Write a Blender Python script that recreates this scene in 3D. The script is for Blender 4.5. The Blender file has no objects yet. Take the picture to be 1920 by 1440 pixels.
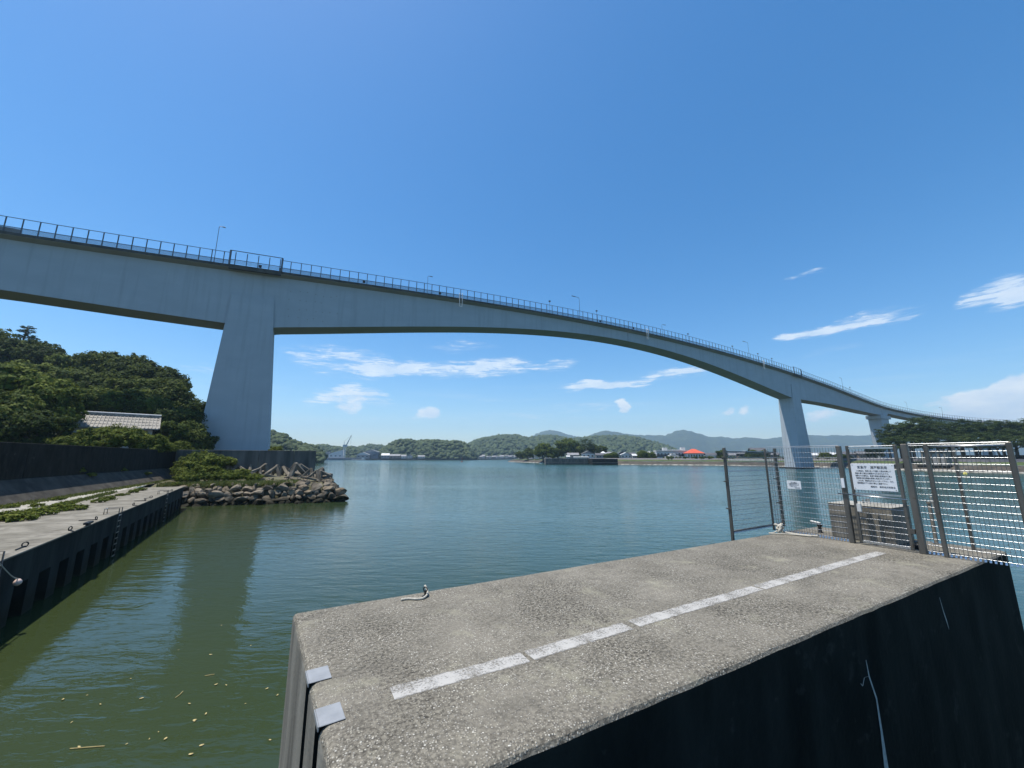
import bpy, bmesh, math, random
import numpy as np
from mathutils import Vector, Matrix

# ------------------------------------------------------------------ camera, sky, sun, exposure
SC = bpy.context.scene
COL = SC.collection
F = 730.0; PITCH = math.atan(137.5 / F); CAMH = 5.2
sP, cP = math.sin(PITCH), math.cos(PITCH)
cam = bpy.data.cameras.new('camera'); cam.sensor_width = 36; cam.lens = 36 * F / 1920
cam.clip_start = 0.05; cam.clip_end = 30000
camo = bpy.data.objects.new('camera', cam); COL.objects.link(camo)
camo.location = (0, 0, CAMH); camo.rotation_euler = (math.pi / 2 + PITCH, 0, 0)
SC.camera = camo

SUN_EL, SUN_AZ = math.radians(73), math.radians(-92)      # azimuth clockwise from +Y
SDIR = Vector((math.sin(SUN_AZ) * math.cos(SUN_EL), math.cos(SUN_AZ) * math.cos(SUN_EL), math.sin(SUN_EL)))
sun = bpy.data.lights.new('sun', 'SUN'); sun.energy = 5.0; sun.angle = math.radians(0.53); sun.color = (1, .94, .84)
suno = bpy.data.objects.new('sun', sun); COL.objects.link(suno)
suno.rotation_euler = SDIR.to_track_quat('Z', 'Y').to_euler(); suno.location = (-20, 0, 60)

SC.view_settings.view_transform = 'Standard'; SC.view_settings.look = 'None'
SC.view_settings.exposure = 0.38; SC.view_settings.gamma = 1.0
SC.cycles.use_denoising = True
SC.cycles.max_bounces = 6; SC.cycles.diffuse_bounces = 2; SC.cycles.glossy_bounces = 3
SC.cycles.transparent_max_bounces = 16; SC.cycles.volume_bounces = 0
SC.cycles.sample_clamp_indirect = 4

def ray(u, v):
    x = (u - 960) / F; y = (720 - v) / F; f = cP - y * sP
    return x / f, (sP + y * cP) / f
def at(u, v, d):                       # point at forward distance d
    l, up = ray(u, v); return Vector((l * d, d, CAMH + up * d))
def gz(u, v, z):                       # point where the pixel meets the level z
    l, up = ray(u, v); d = (z - CAMH) / up; return Vector((l * d, d, z))
def azel(u, v):
    l, up = ray(u, v); return math.atan2(l, 1), math.atan2(up, math.hypot(l, 1))

class NT:                              # tiny node helper
    def __init__(s, tree): s.t = tree; s.n = tree.nodes; s.l = tree.links
    def add(s, kind, **kw):
        n = s.n.new(kind)
        for k, v in kw.items(): setattr(n, k, v)
        return n
    def set(s, n, key, val):
        if isinstance(val, bpy.types.NodeSocket): s.l.new(val, n.inputs[key])
        else: n.inputs[key].default_value = val
    def math(s, op, a, b=None, c=None, clamp=False):
        n = s.add('ShaderNodeMath', operation=op, use_clamp=clamp); s.set(n, 0, a)
        if b is not None: s.set(n, 1, b)
        if c is not None: s.set(n, 2, c)
        return n.outputs[0]
    def ramp(s, f, stops, interp='LINEAR'):
        n = s.add('ShaderNodeValToRGB'); n.color_ramp.interpolation = interp
        e = n.color_ramp.elements
        while len(e) < len(stops): e.new(0.5)
        for q, (p, c) in zip(e, stops):
            q.position = p; q.color = (c, c, c, 1) if isinstance(c, (int, float)) else (*c, 1)
        s.set(n, 0, f); return n.outputs[0]
    def mix(s, f, a, b, blend='MIX'):
        n = s.add('ShaderNodeMix', data_type='RGBA', blend_type=blend)
        s.set(n, 0, f)
        for k, v in ((6, a), (7, b)):
            s.set(n, k, v if isinstance(v, bpy.types.NodeSocket) else (*v, 1))
        return n.outputs[2]
    def noise(s, vec, scale, detail=4, rough=.55, dist=0.0):
        n = s.add('ShaderNodeTexNoise'); s.set(n, 'Scale', scale); s.set(n, 'Detail', detail)
        s.set(n, 'Roughness', rough); s.set(n, 'Distortion', dist)
        if vec is not None: s.set(n, 'Vector', vec)
        return n.outputs['Fac']
    def mapping(s, vec, scale=(1, 1, 1), rot=(0, 0, 0), loc=(0, 0, 0)):
        n = s.add('ShaderNodeMapping'); s.set(n, 'Vector', vec)
        n.inputs['Scale'].default_value = scale; n.inputs['Rotation'].default_value = rot; n.inputs['Location'].default_value = loc
        return n.outputs[0]

def build_world():
    w = bpy.data.worlds.new('World'); SC.world = w; w.use_nodes = True
    q = NT(w.node_tree); q.n.clear()
    sky = q.add('ShaderNodeTexSky', sky_type='NISHITA'); sky.sun_disc = False
    sky.sun_elevation = SUN_EL; sky.sun_rotation = SUN_AZ % (2 * math.pi)
    sky.altitude = 0; sky.air_density = 1.0; sky.dust_density = 0.6; sky.ozone_density = 2.6
    hs = q.add('ShaderNodeHueSaturation'); q.set(hs, 'Color', sky.outputs[0])
    hs.inputs['Saturation'].default_value = 1.36; hs.inputs['Value'].default_value = .91; hs.inputs['Hue'].default_value = .4975
    tc = q.add('ShaderNodeTexCoord'); sx = q.add('ShaderNodeSeparateXYZ'); q.set(sx, 0, tc.outputs['Generated'])
    az = q.math('ARCTAN2', sx.outputs[0], sx.outputs[1])
    el = q.math('ARCSINE', sx.outputs[2])
    cv = q.add('ShaderNodeCombineXYZ'); q.set(cv, 0, az); q.set(cv, 1, q.math('MULTIPLY', el, 2.2))
    vec = cv.outputs[0]
    # wobble of the coordinates so that outlines are ragged
    wn = q.add('ShaderNodeTexNoise'); q.set(wn, 'Vector', vec); q.set(wn, 'Scale', 9.0); q.set(wn, 'Detail', 5.0)
    ws = q.add('ShaderNodeSeparateColor'); q.set(ws, 0, wn.outputs['Color'])
    waz = q.math('MULTIPLY_ADD', q.math('SUBTRACT', ws.outputs[0], .5), .10, az)
    wel = q.math('MULTIPLY_ADD', q.math('SUBTRACT', ws.outputs[1], .5), .05, el)
    def blob(u, v, au, av, tilt, amp):
        a0, e0 = azel(u, v); k = math.cos(a0) ** 2
        ra = au / F * k; re = av / F * math.cos(a0)
        x = q.math('SUBTRACT', waz, a0); y = q.math('SUBTRACT', wel, e0)
        ct, st = math.cos(tilt), math.sin(tilt)
        xr = q.math('DIVIDE', q.math('ADD', q.math('MULTIPLY', x, ct), q.math('MULTIPLY', y, st)), ra)
        yr = q.math('DIVIDE', q.math('SUBTRACT', q.math('MULTIPLY', y, ct), q.math('MULTIPLY', x, st)), re)
        r2 = q.math('ADD', q.math('MULTIPLY', xr, xr), q.math('MULTIPLY', yr, yr))
        return q.math('MULTIPLY', q.math('SUBTRACT', 1.0, r2, clamp=True), amp)
    def total(lst):
        s = None
        for b in lst:
            m = blob(*b); s = m if s is None else q.math('ADD', s, m)
        return s
    R = math.radians
    wisps = [(640, 676, 130, 26, R(-2), .75), (720, 692, 90, 22, R(8), 1.1), (830, 690, 110, 20, R(4), 1.1), (940, 690, 80, 22, R(6), 1.2),
             (1040, 684, 60, 12, R(3), .9), (625, 738, 70, 20, R(22), 1.1), (690, 742, 70, 16, R(-10), .7), (860, 650, 90, 12, R(4), .45),
             (1110, 720, 80, 12, R(2), 1.1), (1200, 710, 130, 14, R(6), .8), (1290, 700, 110, 14, R(8), .5), (1080, 762, 120, 10, 0, .5),
             (880, 745, 70, 10, 0, .45), (700, 780, 160, 12, 0, .3), (960, 780, 200, 12, 0, .35),
             (1510, 624, 70, 12, R(3), 1.2), (1590, 607, 110, 14, R(9), 1.1), (1660, 596, 90, 10, R(12), .6),
             (1515, 515, 42, 7, R(8), .9), (1860, 545, 110, 20, R(6), 1.2), (1900, 555, 70, 20, R(10), 1.3), (1560, 660, 80, 12, R(6), .3),
             (380, 690, 60, 14, R(4), .5), (2050, 540, 120, 24, R(4), 1.0), (-200, 640, 200, 20, R(4), .6)]
    puffs = [(1164, 763, 20, 12, R(-25), 1.2), (800, 774, 24, 14, R(5), 1.0), (655, 752, 34, 24, 0, .7), (1540, 775, 36, 15, R(10), .7),
             (1360, 766, 14, 9, 0, .6), (1395, 764, 14, 9, 0, .7), (650, 765, 24, 10, 0, .5),
             (1900, 735, 60, 40, R(12), 1.5), (1850, 752, 90, 30, R(10), 1.4), (1780, 768, 90, 24, R(8), 1.0), (1900, 778, 160, 24, 0, .9),
             (1990, 735, 120, 60, 0, 1.4), (2150, 770, 200, 40, 0, 1.2), (-260, 760, 220, 30, 0, 1.0)]
    nv = q.mapping(vec, (3.2, 13, 1), (0, 0, R(-10)))
    n1 = q.noise(nv, 3.0, 9, .62, .6)
    nf = q.noise(q.mapping(vec, (7, 22, 1), (0, 0, R(-14))), 3.2, 9, .68, .8)
    tw_ = total(wisps); gw = q.math('MULTIPLY', tw_, 3.0, clamp=True)
    cir = q.math('ADD', tw_, q.math('MULTIPLY', gw, q.math('ADD', q.math('MULTIPLY', q.math('SUBTRACT', n1, .54), 2.6), q.math('MULTIPLY', q.math('SUBTRACT', nf, .5), 2.6))))
    cir = q.math('MULTIPLY', q.ramp(cir, [(.05, 0.0), (.45, .13), (.75, .45), (1.0, .86)]), gw)
    n2 = q.noise(vec, 26.0, 9, .6, .2)
    tp_ = total(puffs)
    pf = q.math('ADD', tp_, q.math('MULTIPLY', 2.0, q.math('MULTIPLY', q.math('SUBTRACT', n2, .50), q.math('MULTIPLY', tp_, 9.0, clamp=True))))
    pf = q.math('ADD', pf, q.math('MULTIPLY', q.math('SUBTRACT', q.noise(vec, 70.0, 6, .65), .5), q.math('MULTIPLY', tp_, 6.0, clamp=True)))
    pf = q.math('MULTIPLY', q.ramp(pf, [(.12, 0.0), (.5, .6), (.85, 1.0)]), q.ramp(tp_, [(.0, 0.0), (.14, 1.0)]))
    # thin veil low over the horizon, all the way round
    n3 = q.noise(q.mapping(vec, (1.5, 9, 1)), 2.2, 6, .6)
    low = q.math('MULTIPLY', q.ramp(n3, [(.5, 0), (.75, .35)]), q.ramp(el, [(.0, 1.0), (.22, 0.0)]))
    fac = q.math('ADD', q.math('ADD', q.math('MULTIPLY', cir, .95), pf), low, clamp=True)
    fac = q.math('MULTIPLY', fac, .92)
    cl = q.mix(fac, hs.outputs[0], q.mix(q.ramp(q.noise(vec, 18.0, 6, .6), [(.35, 0.0), (.65, 1.0)]), (3.9, 4.6, 5.4), (5.3, 5.6, 5.8)))
    bg = q.add('ShaderNodeBackground'); q.set(bg, 'Color', cl); q.set(bg, 'Strength', 0.15)
    out = q.add('ShaderNodeOutputWorld'); q.l.new(bg.outputs[0], out.inputs[0])
build_world()

# ------------------------------------------------------------------ helpers
random.seed(7); RNG = np.random.default_rng(7)
def tag(o, label=None, cat=None, group=None, kind=None):
    if label: o['label'] = label
    if cat: o['category'] = cat
    if group: o['group'] = group
    if kind: o['kind'] = kind
    return o
def empty(name, loc=(0, 0, 0), rz=0.0, label=None, cat=None, group=None):
    o = bpy.data.objects.new(name, None); o.empty_display_size = .2; COL.objects.link(o)
    o.location = loc; o.rotation_euler = (0, 0, rz); return tag(o, label, cat, group)
def link(name, mesh, parent=None, loc=None, rot=None, scale=None):
    o = bpy.data.objects.new(name, mesh); COL.objects.link(o)
    if parent is not None: o.parent = parent
    if loc is not None: o.location = loc
    if rot is not None: o.rotation_euler = rot
    if scale is not None: o.scale = scale if hasattr(scale, '__len__') else (scale,) * 3
    return o
def copy_tree(o, parent=None):
    c = o.copy(); COL.objects.link(c); c.parent = parent
    for ch in list(o.children): copy_tree(ch, c)
    return c
ORD = ['first', 'second', 'third', 'fourth', 'fifth', 'sixth', 'seventh', 'eighth', 'ninth', 'tenth', 'eleventh', 'twelfth',
       'thirteenth', 'fourteenth', 'fifteenth', 'sixteenth', 'seventeenth', 'eighteenth', 'nineteenth', 'twentieth']

class MB:                               # mesh collector
    def __init__(s): s.v = []; s.f = []
    def quad(s, *p):
        i = len(s.v); s.v += [tuple(x) for x in p]; s.f.append(tuple(range(i, i + len(p)))); return s
    def box(s, x0, x1, y0, y1, z0, z1, m=None):
        p = [(x0, y0, z0), (x1, y0, z0), (x1, y1, z0), (x0, y1, z0), (x0, y0, z1), (x1, y0, z1), (x1, y1, z1), (x0, y1, z1)]
        if m is not None: p = [tuple(m @ Vector(a)) for a in p]
        i = len(s.v); s.v += p
        s.f += [tuple(i + k for k in f) for f in ((3, 2, 1, 0), (4, 5, 6, 7), (0, 1, 5, 4), (1, 2, 6, 5), (2, 3, 7, 6), (3, 0, 4, 7))]
        return s
    def prism(s, poly, z0, z1):          # poly counter-clockwise
        i = len(s.v); n = len(poly)
        za = z0 if hasattr(z0, '__len__') else [z0] * n; zb = z1 if hasattr(z1, '__len__') else [z1] * n
        s.v += [(p[0], p[1], a) for p, a in zip(poly, za)] + [(p[0], p[1], b) for p, b in zip(poly, zb)]
        s.f += [tuple(i + k for k in range(n))[::-1], tuple(i + n + k for k in range(n))]
        s.f += [(i + k, i + (k + 1) % n, i + n + (k + 1) % n, i + n + k) for k in range(n)]
        return s
    def beam(s, a, b, w, h=None, up=(0, 0, 1)):     # rectangular bar from a to b
        h = w if h is None else h
        a, b = Vector(a), Vector(b); d = (b - a); L = d.length; d.normalize()
        u = Vector(up)
        if abs(d.dot(u)) > .98: u = Vector((1, 0, 0))
        r = d.cross(u).normalized(); u = r.cross(d)
        m = Matrix((r, d, u)).transposed().to_4x4(); m.translation = a
        return s.box(-w / 2, w / 2, 0, L, -h / 2, h / 2, m)
    def tube(s, pts, r, n=6, cap=True):
        pts = [Vector(p) for p in pts]; rs = r if hasattr(r, '__len__') else [r] * len(pts)
        i0 = len(s.v); ref = None
        for k, p in enumerate(pts):
            d = (pts[min(k + 1, len(pts) - 1)] - pts[max(k - 1, 0)]).normalized()
            if ref is None: ref = Vector((0, 0, 1)) if abs(d.z) < .9 else Vector((1, 0, 0))
            x = d.cross(ref).normalized(); y = x.cross(d).normalized(); ref = y
            s.v += [tuple(p + (x * math.cos(t) + y * math.sin(t)) * rs[k]) for t in (2 * math.pi * j / n for j in range(n))]
        for k in range(len(pts) - 1):
            a = i0 + k * n
            s.f += [(a + j, a + (j + 1) % n, a + n + (j + 1) % n, a + n + j) for j in range(n)]
        if cap:
            s.f.append(tuple(range(i0, i0 + n))[::-1]); e = i0 + (len(pts) - 1) * n; s.f.append(tuple(range(e, e + n)))
        return s
    def ring(s, c, R, r, normal=(0, 0, 1), n=14, m=6, flat=1.0):
        nv = Vector(normal).normalized(); x = nv.orthogonal().normalized(); y = nv.cross(x); c = Vector(c); i0 = len(s.v)
        for a in range(n):
            t = 2 * math.pi * a / n; d = x * math.cos(t) + y * math.sin(t)
            for b in range(m):
                ph = 2 * math.pi * b / m
                s.v.append(tuple(c + d * (R + r * math.cos(ph)) + nv * r * math.sin(ph)))
        for a in range(n):
            for b in range(m):
                s.f.append((i0 + a * m + b, i0 + ((a + 1) % n) * m + b, i0 + ((a + 1) % n) * m + (b + 1) % m, i0 + a * m + (b + 1) % m))
        return s
    def lathe(s, prof, c=(0, 0, 0), n=12):
        i0 = len(s.v)
        for r, z in prof:
            s.v += [(c[0] + r * math.cos(2 * math.pi * j / n), c[1] + r * math.sin(2 * math.pi * j / n), c[2] + z) for j in range(n)]
        for k in range(len(prof) - 1):
            a = i0 + k * n
            s.f += [(a + j, a + (j + 1) % n, a + n + (j + 1) % n, a + n + j) for j in range(n)]
        s.f.append(tuple(range(i0, i0 + n))[::-1]); e = i0 + (len(prof) - 1) * n; s.f.append(tuple(range(e, e + n)))
        return s
    def grid(s, P):                      # P: rows of points
        i0 = len(s.v); r = len(P); c = len(P[0])
        for row in P: s.v += [tuple(p) for p in row]
        for i in range(r - 1):
            for j in range(c - 1):
                a = i0 + i * c + j; s.f.append((a, a + 1, a + c + 1, a + c))
        return s
    def mesh(s, name, mat, smooth=False):
        me = bpy.data.meshes.new(name); me.from_pydata(s.v, [], s.f); me.materials.append(mat)
        if smooth: me.polygons.foreach_set('use_smooth', [True] * len(me.polygons))
        me.update(); return me
    def build(s, name, mat, parent=None, smooth=False, loc=None, rot=None):
        return link(name, s.mesh(name, mat, smooth), parent, loc, rot)

def bevelled(name, me, width, segs=2, edge_test=None):
    bm = bmesh.new(); bm.from_mesh(me); bmesh.ops.recalc_face_normals(bm, faces=bm.faces)
    es = [e for e in bm.edges if (edge_test is None or edge_test(e)) and e.calc_face_angle(0) > .3]
    bmesh.ops.bevel(bm, geom=es, offset=width, segments=segs, profile=.6, affect='EDGES', clamp_overlap=True)
    bm.to_mesh(me); bm.free(); return me

# ------------------------------------------------------------------ materials
def MAT(name, col, rough=.7, metal=0.0, col2=None, scale=3.0, detail=5, stretch=(1, 1, 1), lo=.35, hi=.68, bump=0.0, bscale=None,
        stain=None, stain_scale=.6, stain_stretch=(1, 1, 1), stain_lo=.5, stain_hi=.7, spec=.4, tint=False):
    m = bpy.data.materials.new(name); m.use_nodes = True; q = NT(m.node_tree)
    b = q.n['Principled BSDF']; q.set(b, 'Roughness', rough); q.set(b, 'Metallic', metal); q.set(b, 'Specular IOR Level', spec)
    tc = q.add('ShaderNodeTexCoord'); vec = tc.outputs['Object']
    if col2 is None: col2 = tuple(min(1, c * 1.25) for c in col); col = tuple(c * .82 for c in col)
    n = q.noise(q.mapping(vec, stretch), scale, detail)
    c = q.mix(q.ramp(n, [(lo, 0.0), (hi, 1.0)]), col, col2)
    if stain is not None:
        ns = q.noise(q.mapping(vec, stain_stretch, loc=(3.1, 7.7, 1.3)), stain_scale, 6, .62)
        c = q.mix(q.ramp(ns, [(stain_lo, 0.0), (stain_hi, 1.0)]), c, stain)
    if tint:
        oi = q.add('ShaderNodeObjectInfo')
        c = q.mix(1.0, c, q.ramp(oi.outputs['Random'], [(0, (.78, .76, .72)), (.5, (1, .98, .95)), (1, (.9, .84, .74))]), 'MULTIPLY')
    q.set(b, 'Base Color', c)
    if bump:
        bn = q.add('ShaderNodeBump'); q.set(bn, 'Strength', 1.0); q.set(bn, 'Distance', bump)
        q.set(bn, 'Height', q.noise(vec, bscale or scale * 4, 6, .6)); q.l.new(bn.outputs[0], b.inputs['Normal'])
    return m

def aggregate_mat():                    # exposed-aggregate concrete with pale pebbles and lichen
    m = bpy.data.materials.new('exposed_aggregate'); m.use_nodes = True; q = NT(m.node_tree); b = q.n['Principled BSDF']
    tc = q.add('ShaderNodeTexCoord'); vec = tc.outputs['Object']
    vo = q.add('ShaderNodeTexVoronoi'); q.set(vo, 'Vector', vec); q.set(vo, 'Scale', 60.0)
    sc = q.add('ShaderNodeSeparateColor'); q.set(sc, 0, vo.outputs['Color'])
    peb = q.math('MULTIPLY', q.ramp(vo.outputs['Distance'], [(.30, 1.0), (.50, 0.0)]), q.ramp(sc.outputs[0], [(.30, 0.0), (.42, 1.0)]))
    big = q.noise(vec, .9, 6, .6); mid = q.noise(vec, 5.0, 6, .65); fine = q.noise(vec, 34.0, 4, .7)
    base = q.mix(q.ramp(fine, [(.40, 0.0), (.62, 1.0)]), (.030, .026, .020), (.20, .18, .142))
    base = q.mix(q.ramp(big, [(.38, 0.0), (.64, .75)]), base, (.20, .18, .145))
    base = q.mix(q.ramp(mid, [(.52, 0.0), (.7, .5)]), base, (.062, .055, .044))
    pc = q.ramp(sc.outputs[1], [(0.0, (.24, .21, .165)), (.45, (.36, .33, .27)), (.8, (.25, .23, .20)), (1.0, (.56, .53, .46))])
    keep = q.ramp(q.noise(vec, 2.2, 5, .6), [(.34, .25), (.58, 1.0)])
    c = q.mix(q.math('MULTIPLY', peb, keep), base, pc)
    lich = q.ramp(q.noise(vec, 1.7, 7, .68), [(.56, 0.0), (.72, .6)])
    c = q.mix(lich, c, (.30, .28, .205))
    cn = q.noise(q.mapping(vec, (.35, 1.1, 1)), 1.1, 7, .6, .4)
    crack = q.ramp(q.math('ABSOLUTE', q.math('SUBTRACT', cn, .5)), [(.0, .65), (.004, 0.0)])
    c = q.mix(q.math('MULTIPLY', crack, q.ramp(big, [(.45, 0.0), (.55, 1.0)])), c, (.04, .036, .03))
    c = q.mix(q.ramp(q.noise(q.mapping(vec, (.3, 1.4, 1)), 1.6, 5, .6), [(.58, 0.0), (.75, .45)]), c, (.075, .068, .056))
    q.set(b, 'Base Color', q.mix(1.0, c, (1.02, 1.04, 1.05), 'MULTIPLY')); q.set(b, 'Roughness', .85); q.set(b, 'Specular IOR Level', .3)
    h = q.math('ADD', q.math('MULTIPLY', peb, .004), q.math('ADD', q.math('MULTIPLY', fine, .006), q.math('MULTIPLY', mid, .012)))
    bn = q.add('ShaderNodeBump'); q.set(bn, 'Distance', 1.0); q.set(bn, 'Height', h); q.l.new(bn.outputs[0], b.inputs['Normal'])
    return m

def paint_mat():                        # worn white road paint: bare pits and ragged edges let the concrete through
    m = bpy.data.materials.new('worn_white_paint'); m.use_nodes = True; q = NT(m.node_tree); b = q.n['Principled BSDF']
    tc = q.add('ShaderNodeTexCoord'); vec = tc.outputs['Object']; sx = q.add('ShaderNodeSeparateXYZ'); q.set(sx, 0, vec)
    n = q.noise(vec, 55, 5, .7); big = q.noise(vec, 4.0, 5, .65); mid = q.noise(vec, 18, 4, .6)
    edge = q.math('ADD', q.math('ABSOLUTE', sx.outputs[1]), q.math('MULTIPLY', q.math('SUBTRACT', mid, .5), .05))
    a = q.math('MULTIPLY', q.ramp(q.math('ADD', q.math('MULTIPLY', n, .7), q.math('MULTIPLY', big, .6)), [(.52, .1), (.68, 1.0)]), q.ramp(edge, [(.066, 1.0), (.09, 0.0)]))
    q.set(b, 'Alpha', a); q.set(b, 'Base Color', q.mix(big, (.31, .30, .28), (.40, .39, .365))); q.set(b, 'Roughness', .75)
    return m

def leaf_mat(name, c1, c2, c3, trans=.28):
    m = bpy.data.materials.new(name); m.use_nodes = True; q = NT(m.node_tree); q.n.clear()
    at_ = q.add('ShaderNodeAttribute', attribute_name='hue'); oi = q.add('ShaderNodeObjectInfo')
    f = q.math('ADD', q.math('MULTIPLY', at_.outputs['Fac'], .75), q.math('MULTIPLY', oi.outputs['Random'], .25))
    c = q.ramp(f, [(.1, c1), (.5, c2), (.92, c3)])
    d = q.add('ShaderNodeBsdfPrincipled'); q.set(d, 'Base Color', c); q.set(d, 'Roughness', .75); q.set(d, 'Specular IOR Level', .12)
    t = q.add('ShaderNodeBsdfTranslucent'); q.set(t, 'Color', q.mix(.5, c, c3))
    mx = q.add('ShaderNodeMixShader'); mx.inputs[0].default_value = trans
    q.l.new(d.outputs[0], mx.inputs[1]); q.l.new(t.outputs[0], mx.inputs[2])
    o = q.add('ShaderNodeOutputMaterial'); q.l.new(mx.outputs[0], o.inputs[0]); return m

def water_mat():
    m = bpy.data.materials.new('sea_water'); m.use_nodes = True; q = NT(m.node_tree); b = q.n['Principled BSDF']
    tc = q.add('ShaderNodeTexCoord'); vec = tc.outputs['Object']
    big = q.noise(q.mapping(vec, (.006, .03, 1)), 1.0, 5, .6)
    calm = q.ramp(big, [(.36, .40), (.62, 1.0)])
    a = q.noise(q.mapping(vec, (.55, 1.5, 1), (0, 0, math.radians(14))), 1.0, 3, .5, .5)
    c_ = q.noise(q.mapping(vec, (1.7, 4.6, 1), (0, 0, math.radians(20))), 1.0, 3, .55, .6)
    d = q.noise(q.mapping(vec, (7, 13, 1), (0, 0, math.radians(-12))), 1.0, 3, .55, .3)
    h = q.math('ADD', q.math('MULTIPLY', a, .050), q.math('ADD', q.math('MULTIPLY', c_, .017), q.math('MULTIPLY', d, .0022)))
    bn = q.add('ShaderNodeBump'); q.set(bn, 'Distance', 1.0); q.set(bn, 'Height', q.math('MULTIPLY', h, calm)); q.set(bn, 'Strength', 1.0)
    q.l.new(bn.outputs[0], b.inputs['Normal'])
    deep = q.ramp(q.noise(q.mapping(vec, (.02, .02, 1)), 1.0, 3), [(.3, (.026, .040, .016)), (.7, (.034, .046, .016))])
    sx = q.add('ShaderNodeSeparateXYZ'); q.set(sx, 0, vec)
    away = q.math('ADD', q.math('MULTIPLY', sx.outputs[0], .84), q.math('MULTIPLY', sx.outputs[1], .54))     # metres out from the quay face
    deep = q.mix(q.ramp(q.math('MULTIPLY_ADD', away, .02, .1), [(.1, 0.0), (.9, 1.0)]), deep, (.016, .050, .036))
    q.set(b, 'Base Color', deep); q.set(b, 'Roughness', q.ramp(q.math('MULTIPLY', away, .004), [(.08, .035), (.55, .20)])); q.set(b, 'IOR', 1.333); q.set(b, 'Specular IOR Level', .5)
    return m

M = {}
M['aggregate'] = aggregate_mat(); M['paint'] = paint_mat(); M['water'] = water_mat()
M['cast'] = MAT('cast_concrete', (.16, .148, .122), .88, col2=(.27, .25, .21), scale=2.0, stretch=(1, 1, .25), bump=.006, bscale=30,
                stain=(.11, .102, .086), stain_scale=1.2, stain_stretch=(2, 2, .3), spec=.25)
M['shade_stain'] = MAT('shade_blackened_concrete', (.008, .0095, .0085), .95, col2=(.021, .023, .020), scale=2.2, stretch=(1, 1, .35), bump=.01, bscale=14,
                 stain=(.04, .041, .036), stain_scale=3.5, stain_lo=.60, stain_hi=.74, spec=.12)  # stained concrete taken near-black, so the colour also holds the walls' shade
M['lime'] = MAT('lime_streak', (.42, .43, .41), .9, scale=20)
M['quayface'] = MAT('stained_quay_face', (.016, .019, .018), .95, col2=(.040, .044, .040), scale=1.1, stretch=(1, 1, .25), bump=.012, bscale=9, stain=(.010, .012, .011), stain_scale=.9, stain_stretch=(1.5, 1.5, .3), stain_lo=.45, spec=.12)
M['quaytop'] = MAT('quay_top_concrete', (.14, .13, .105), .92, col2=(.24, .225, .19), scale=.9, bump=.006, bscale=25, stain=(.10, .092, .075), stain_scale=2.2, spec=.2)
M['pathc'] = MAT('pale_path_concrete', (.27, .26, .23), .92, col2=(.37, .36, .32), scale=1.4, bump=.004, bscale=22, stain=(.15, .14, .115), stain_scale=1.8, stain_lo=.55, spec=.2)
M['apron'] = MAT('weathered_apron', (.05, .045, .038), .95, col2=(.085, .078, .066), scale=1.1, bump=.012, bscale=16, stain=(.034, .032, .028), stain_scale=.8, spec=.15)
M['seawall'] = MAT('grey_seawall', (.065, .066, .061), .95, col2=(.15, .145, .13), scale=.8, stretch=(1, 1, .22), bump=.008, bscale=14,
                   stain=(.045, .046, .042), stain_scale=.7, stain_stretch=(1.6, 1.6, .15), spec=.15)
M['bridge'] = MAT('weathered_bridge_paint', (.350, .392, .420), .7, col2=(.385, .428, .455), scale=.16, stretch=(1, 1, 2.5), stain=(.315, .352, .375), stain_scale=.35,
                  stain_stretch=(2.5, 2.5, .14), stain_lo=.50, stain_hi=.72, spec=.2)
M['bridge_soffit'] = MAT('soffit_water_bounce', (.25, .245, .215), .8, col2=(.29, .285, .25), scale=.2, spec=.1)  # same bridge paint, browned to hold light bounced up from the water
M['kerb'] = MAT('bridge_kerb_concrete', (.06, .06, .055), .9, col2=(.10, .10, .092), scale=.5, stain=(.04, .04, .036), stain_scale=1.0, spec=.2)
M['asphalt'] = MAT('asphalt', (.05, .05, .052), .9)
M['rail'] = MAT('railing_paint', (.075, .095, .12), .5, col2=(.10, .12, .145), scale=4)
M['galv'] = MAT('galvanised_steel', (.42, .43, .44), .32, 1.0, col2=(.55, .56, .57), scale=14, bump=.0004, bscale=80)
M['plate'] = MAT('dull_steel_plate', (.26, .27, .28), .5, .3, col2=(.34, .35, .36), scale=8, detail=7, bump=.0005, bscale=60)
M['wire'] = MAT('galvanised_wire', (.42, .43, .44), .30, 1.0, col2=(.54, .55, .56), scale=30)
M['meshgrey'] = MAT('dull_mesh_wire', (.10, .105, .11), .5, .5, col2=(.16, .165, .17), scale=20)
M['post'] = MAT('weathered_steel_post', (.10, .095, .085), .45, .65, col2=(.17, .16, .145), scale=6, stretch=(1, 1, .2), stain=(.10, .075, .05), stain_scale=8, stain_lo=.6)
M['signw'] = MAT('white_sign_panel', (.62, .65, .68), .35, col2=(.70, .72, .74), scale=3)
M['ink'] = MAT('black_lettering', (.025, .025, .03), .5)
M['blackm'] = MAT('black_metal', (.02, .022, .025), .5, .3)
M['white'] = MAT('white_paint', (.52, .52, .50), .5, col2=(.60, .60, .59), scale=2, stain=(.42, .41, .37), stain_scale=2.0, stain_lo=.6)
M['rope'] = MAT('weathered_rope', (.34, .32, .27), .95, col2=(.52, .49, .42), scale=60, bump=.003, bscale=160)
M['rock'] = MAT('revetment_rock', (.105, .090, .070), .95, col2=(.29, .255, .205), scale=1.6, detail=8, bump=.05, bscale=5,
                stain=(.04, .034, .026), stain_scale=2.4, stain_lo=.5, tint=True, spec=.15)
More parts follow.
